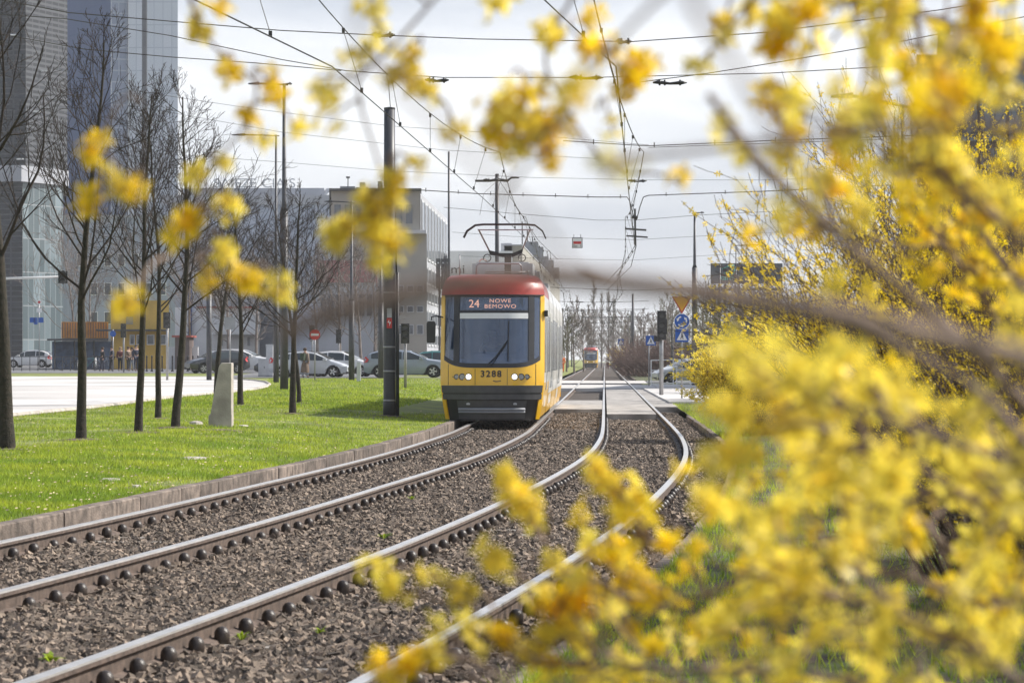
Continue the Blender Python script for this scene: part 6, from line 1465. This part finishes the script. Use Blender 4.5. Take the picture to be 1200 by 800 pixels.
twig_set([(598, 140, 2.7, 16, 16, (660, 130, 2.9)), (627, 150, 2.7, 17, 16, (660, 140, 2.9)), (604, 175, 2.7, 10, 14, (650, 150, 2.9)), (645, 180, 2.7, 8, 12, (680, 165, 2.9)), (578, 158, 2.7, 5, 9, (620, 150, 2.8)), (570, 125, 2.7, 3, 6, (600, 130, 2.8)), (627, 108, 2.7, 5, 8, (640, 90, 2.8)), (590, 105, 2.7, 3, 6, (620, 100, 2.8)), (658, 145, 2.7, 6, 9, (660, 130, 2.8)), (640, 40, 2.8, 7, 9, (655, 20, 2.9)), (697, 22, 2.8, 5, 8, (690, -20, 2.9)), (712, 60, 2.8, 5, 8, (680, 20, 2.9)), (690, 55, 2.8, 4, 7, (670, 20, 2.9)), (740, 85, 2.8, 11, 11, (700, 50, 2.9)), (758, 74, 2.8, 6, 8, (720, 60, 2.9)), (732, 105, 2.8, 6, 8, (720, 80, 2.9)), (718, 155, 2.9, 3, 5, (700, 130, 2.9)), (850, 37, 2.7, 5, 7, (860, -10, 2.7)), (795, 213, 2.8, 3, 7, (735, 205, 2.9))], petal='petal')
twig_set([(915, 25, 2.5, 16, 16, (930, -30, 2.6)), (945, 15, 2.5, 12, 14, (940, -30, 2.6)), (905, 50, 2.5, 8, 11, (920, 10, 2.6)), (930, 55, 2.5, 5, 9, (930, 20, 2.6)), (918, 130, 2.6, 9, 11, (945, 60, 2.6)), (932, 150, 2.6, 6, 9, (940, 120, 2.6)), (898, 110, 2.6, 4, 6, (920, 100, 2.6)), (1000, 140, 2.6, 8, 12, (1010, 70, 2.6)), (985, 170, 2.6, 6, 9, (1000, 130, 2.6)), (1028, 128, 2.6, 5, 9, (1020, 80, 2.6)), (1098, 112, 2.0, 20, 28, (1130, 40, 2.1)), (1110, 130, 2.0, 12, 22, (1130, 40, 2.1)), (918, 180, 2.6, 6, 9, (930, 140, 2.6)), (925, 205, 3.2, 6, 8, (930, 170, 3.2)), (985, 190, 2.6, 8, 11, (990, 160, 2.6)), (1040, 40, 2.4, 18, 22, (1060, -20, 2.4)), (1150, 30, 2.4, 18, 24, (1150, -40, 2.4)), (1180, 70, 2.4, 10, 18, (1190, -20, 2.4)), (880, 275, 3.4, 6, 8, (1010, 300, 3.0)), (935, 265, 3.0, 10, 14, (1010, 290, 3.0)), (1150, 240, 2.5, 20, 22, (1190, 280, 2.5)), (1100, 210, 2.5, 14, 18, (1130, 240, 2.5)), (960, 215, 2.8, 12, 15, (1020, 280, 2.8)), (1000, 240, 2.8, 10, 14, (1030, 290, 2.8))], petal='petal')
twig_set([(590, 560, 3.0, 9, 11, (640, 640, 3.0)), (612, 582, 3.0, 9, 11, (640, 640, 3.0)), (620, 602, 3.0, 5, 7, (640, 640, 3.0)), (597, 580, 3.0, 5, 8, (640, 640, 3.0)), (692, 545, 3.0, 12, 11, (760, 640, 3.0)), (712, 562, 3.0, 9, 10, (760, 640, 3.0)), (737, 575, 3.0, 13, 11, (770, 640, 3.0)), (722, 598, 3.0, 6, 8, (760, 640, 3.0)), (752, 605, 3.0, 4, 6, (770, 640, 3.0)), (722, 618, 3.0, 3, 6, (760, 650, 3.0)), (738, 641, 3.0, 3, 4, (770, 660, 3.0)), (571, 645, 2.9, 7, 9, (640, 700, 2.9)), (585, 660, 2.9, 6, 8, (640, 700, 2.9)), (437, 667, 2.9, 4, 5, (560, 700, 2.9)), (462, 688, 2.9, 8, 10, (560, 720, 2.9)), (504, 672, 2.9, 4, 6, (560, 710, 2.9)), (540, 690, 2.9, 8, 10, (580, 720, 2.9)), (646, 655, 2.9, 4, 4, (680, 690, 2.9))], petal='petal2')
twig_set([(620, 755, 2.8, 9, 13, (700, 770, 2.8)), (590, 745, 2.8, 9, 12, (700, 770, 2.8)), (640, 700, 2.8, 14, 15, (740, 720, 2.8)), (672, 705, 2.8, 12, 14, (740, 720, 2.8)), (660, 735, 2.8, 10, 13, (740, 740, 2.8)), (690, 690, 2.8, 6, 9, (740, 710, 2.8)), (480, 778, 2.7, 11, 13, (600, 800, 2.7)), (505, 772, 2.7, 9, 10, (600, 800, 2.7)), (440, 776, 2.7, 5, 8, (600, 800, 2.7)), (455, 790, 2.7, 6, 9, (600, 805, 2.7)), (760, 690, 2.8, 7, 9, (800, 720, 2.8)), (640, 785, 2.8, 7, 9, (700, 790, 2.8))], petal='petal')
# worn soil round the trunks
def soil(px, y, r, seed):
    rg2 = np.random.default_rng(seed); p = gpos(px, y); vs = []; n = 16
    for ring, q in ((0, .25), (1, 1.0)):
        for k in range(n):
            a = 2*math.pi*k/n; rr = r*q*(rg2.uniform(.7, 1.25) if ring else 1); X_, Y_ = p.x+rr*math.cos(a), p.y+rr*1.5*math.sin(a); vs.append((X_, Y_, ground_z(X_, Y_)+(.035 if ring == 0 else .012)))
    o = mesh_obj('bare_soil', vs, [tuple(range(n))]+[(k, (k+1) % n, (k+1) % n+n, k+n) for k in range(n)], M['soil']); tag(o, kind='structure')
M['soil'] = mat('bare_soil', (.13, .10, .07), .95, .4, 5, bump=.8)
for i, (px, y, H, r, l) in enumerate(TL[:8]): soil(px, y, .26+.08*(i % 3), i)
soil(262, 53, .4, 20); soil(457, 70.5, .38, 21)
# ---------------------------------------------------------------- light, sky, camera
sc = bpy.context.scene
SUN_AZ = R(72); SUN_EL = R(43)      # azimuth measured from +y towards +x
d = Vector((math.sin(SUN_AZ)*math.cos(SUN_EL), math.cos(SUN_AZ)*math.cos(SUN_EL), math.sin(SUN_EL)))
sl = bpy.data.lights.new('sun', 'SUN'); sl.energy = 5.0; sl.angle = R(.6); sl.color = (1, .95, .87)
so = bpy.data.objects.new('sun', sl); C.objects.link(so); so.rotation_euler = (-d).to_track_quat('-Z', 'Y').to_euler(); so.location = (30, 20, 40)
w = bpy.data.worlds.new('World'); sc.world = w; w.use_nodes = True; N = w.node_tree.nodes; L = w.node_tree.links
bg = N['Background']; sky = N.new('ShaderNodeTexSky'); sky.sky_type = 'NISHITA'; sky.sun_disc = False; sky.sun_elevation = SUN_EL; sky.sun_rotation = SUN_AZ
tc = N.new('ShaderNodeTexCoord'); mp = N.new('ShaderNodeMapping'); mp.inputs['Scale'].default_value = (1.2, 1.2, 4.5); L.new(tc.outputs['Generated'], mp.inputs['Vector'])
nz = N.new('ShaderNodeTexNoise'); nz.inputs['Scale'].default_value = 3.2; nz.inputs['Detail'].default_value = 6; nz.inputs['Roughness'].default_value = .55; L.new(mp.outputs[0], nz.inputs['Vector'])
rp = N.new('ShaderNodeValToRGB'); rp.color_ramp.elements[0].position = .36; rp.color_ramp.elements[0].color = (4.3, 4.65, 5.4, 1); rp.color_ramp.elements[1].position = .62; rp.color_ramp.elements[1].color = (7.9, 8.0, 8.3, 1)
L.new(nz.outputs['Fac'], rp.inputs['Fac'])
mx = N.new('ShaderNodeMix'); mx.data_type = 'RGBA'; sx = N.new('ShaderNodeSeparateXYZ'); L.new(tc.outputs['Generated'], sx.inputs[0]); mr = N.new('ShaderNodeMapRange'); mr.inputs['From Min'].default_value = .16; mr.inputs['From Max'].default_value = .55; mr.inputs['To Min'].default_value = .88; mr.inputs['To Max'].default_value = .25; L.new(sx.outputs['Z'], mr.inputs['Value']); L.new(mr.outputs[0], mx.inputs['Factor']); L.new(sky.outputs[0], mx.inputs[6]); L.new(rp.outputs[0], mx.inputs[7])
L.new(mx.outputs[2], bg.inputs['Color']); bg.inputs['Strength'].default_value = .105
cd = bpy.data.cameras.new('camera'); co = bpy.data.objects.new('camera', cd); C.objects.link(co); sc.camera = co
co.location = (0, 0, CH); co.rotation_euler = (R(90), 0, 0); cd.lens = 105; cd.sensor_width = 36; cd.shift_y = 21/1200
cd.clip_start = .05; cd.clip_end = 6000
cd.dof.use_dof = True; cd.dof.focus_distance = 66; cd.dof.aperture_fstop = 9.5; cd.dof.aperture_blades = 0
sc.view_settings.view_transform = 'Standard'; sc.view_settings.look = 'None'; sc.view_settings.exposure = .47; sc.view_settings.gamma = 1
hz = MB(); hz.box(-3050, 3050, -450, 3050, -1.9, 76); hm = bpy.data.materials.new('haze'); hm.use_nodes = True; n_ = hm.node_tree.nodes
for q in list(n_):
    if q.type == 'BSDF_PRINCIPLED': n_.remove(q)
pv = n_.new('ShaderNodeVolumePrincipled'); pv.inputs['Color'].default_value = (1, 1, 1, 1); pv.inputs['Density'].default_value = .00022; pv.inputs['Anisotropy'].default_value = .2
hm.node_tree.links.new(pv.outputs['Volume'], n_['Material Output'].inputs['Volume'])
ho = hz.build('haze', hm); tag(ho, 'thin pale haze that softens the distant street', 'haze', kind='stuff')
bpy.context.view_layer.update()
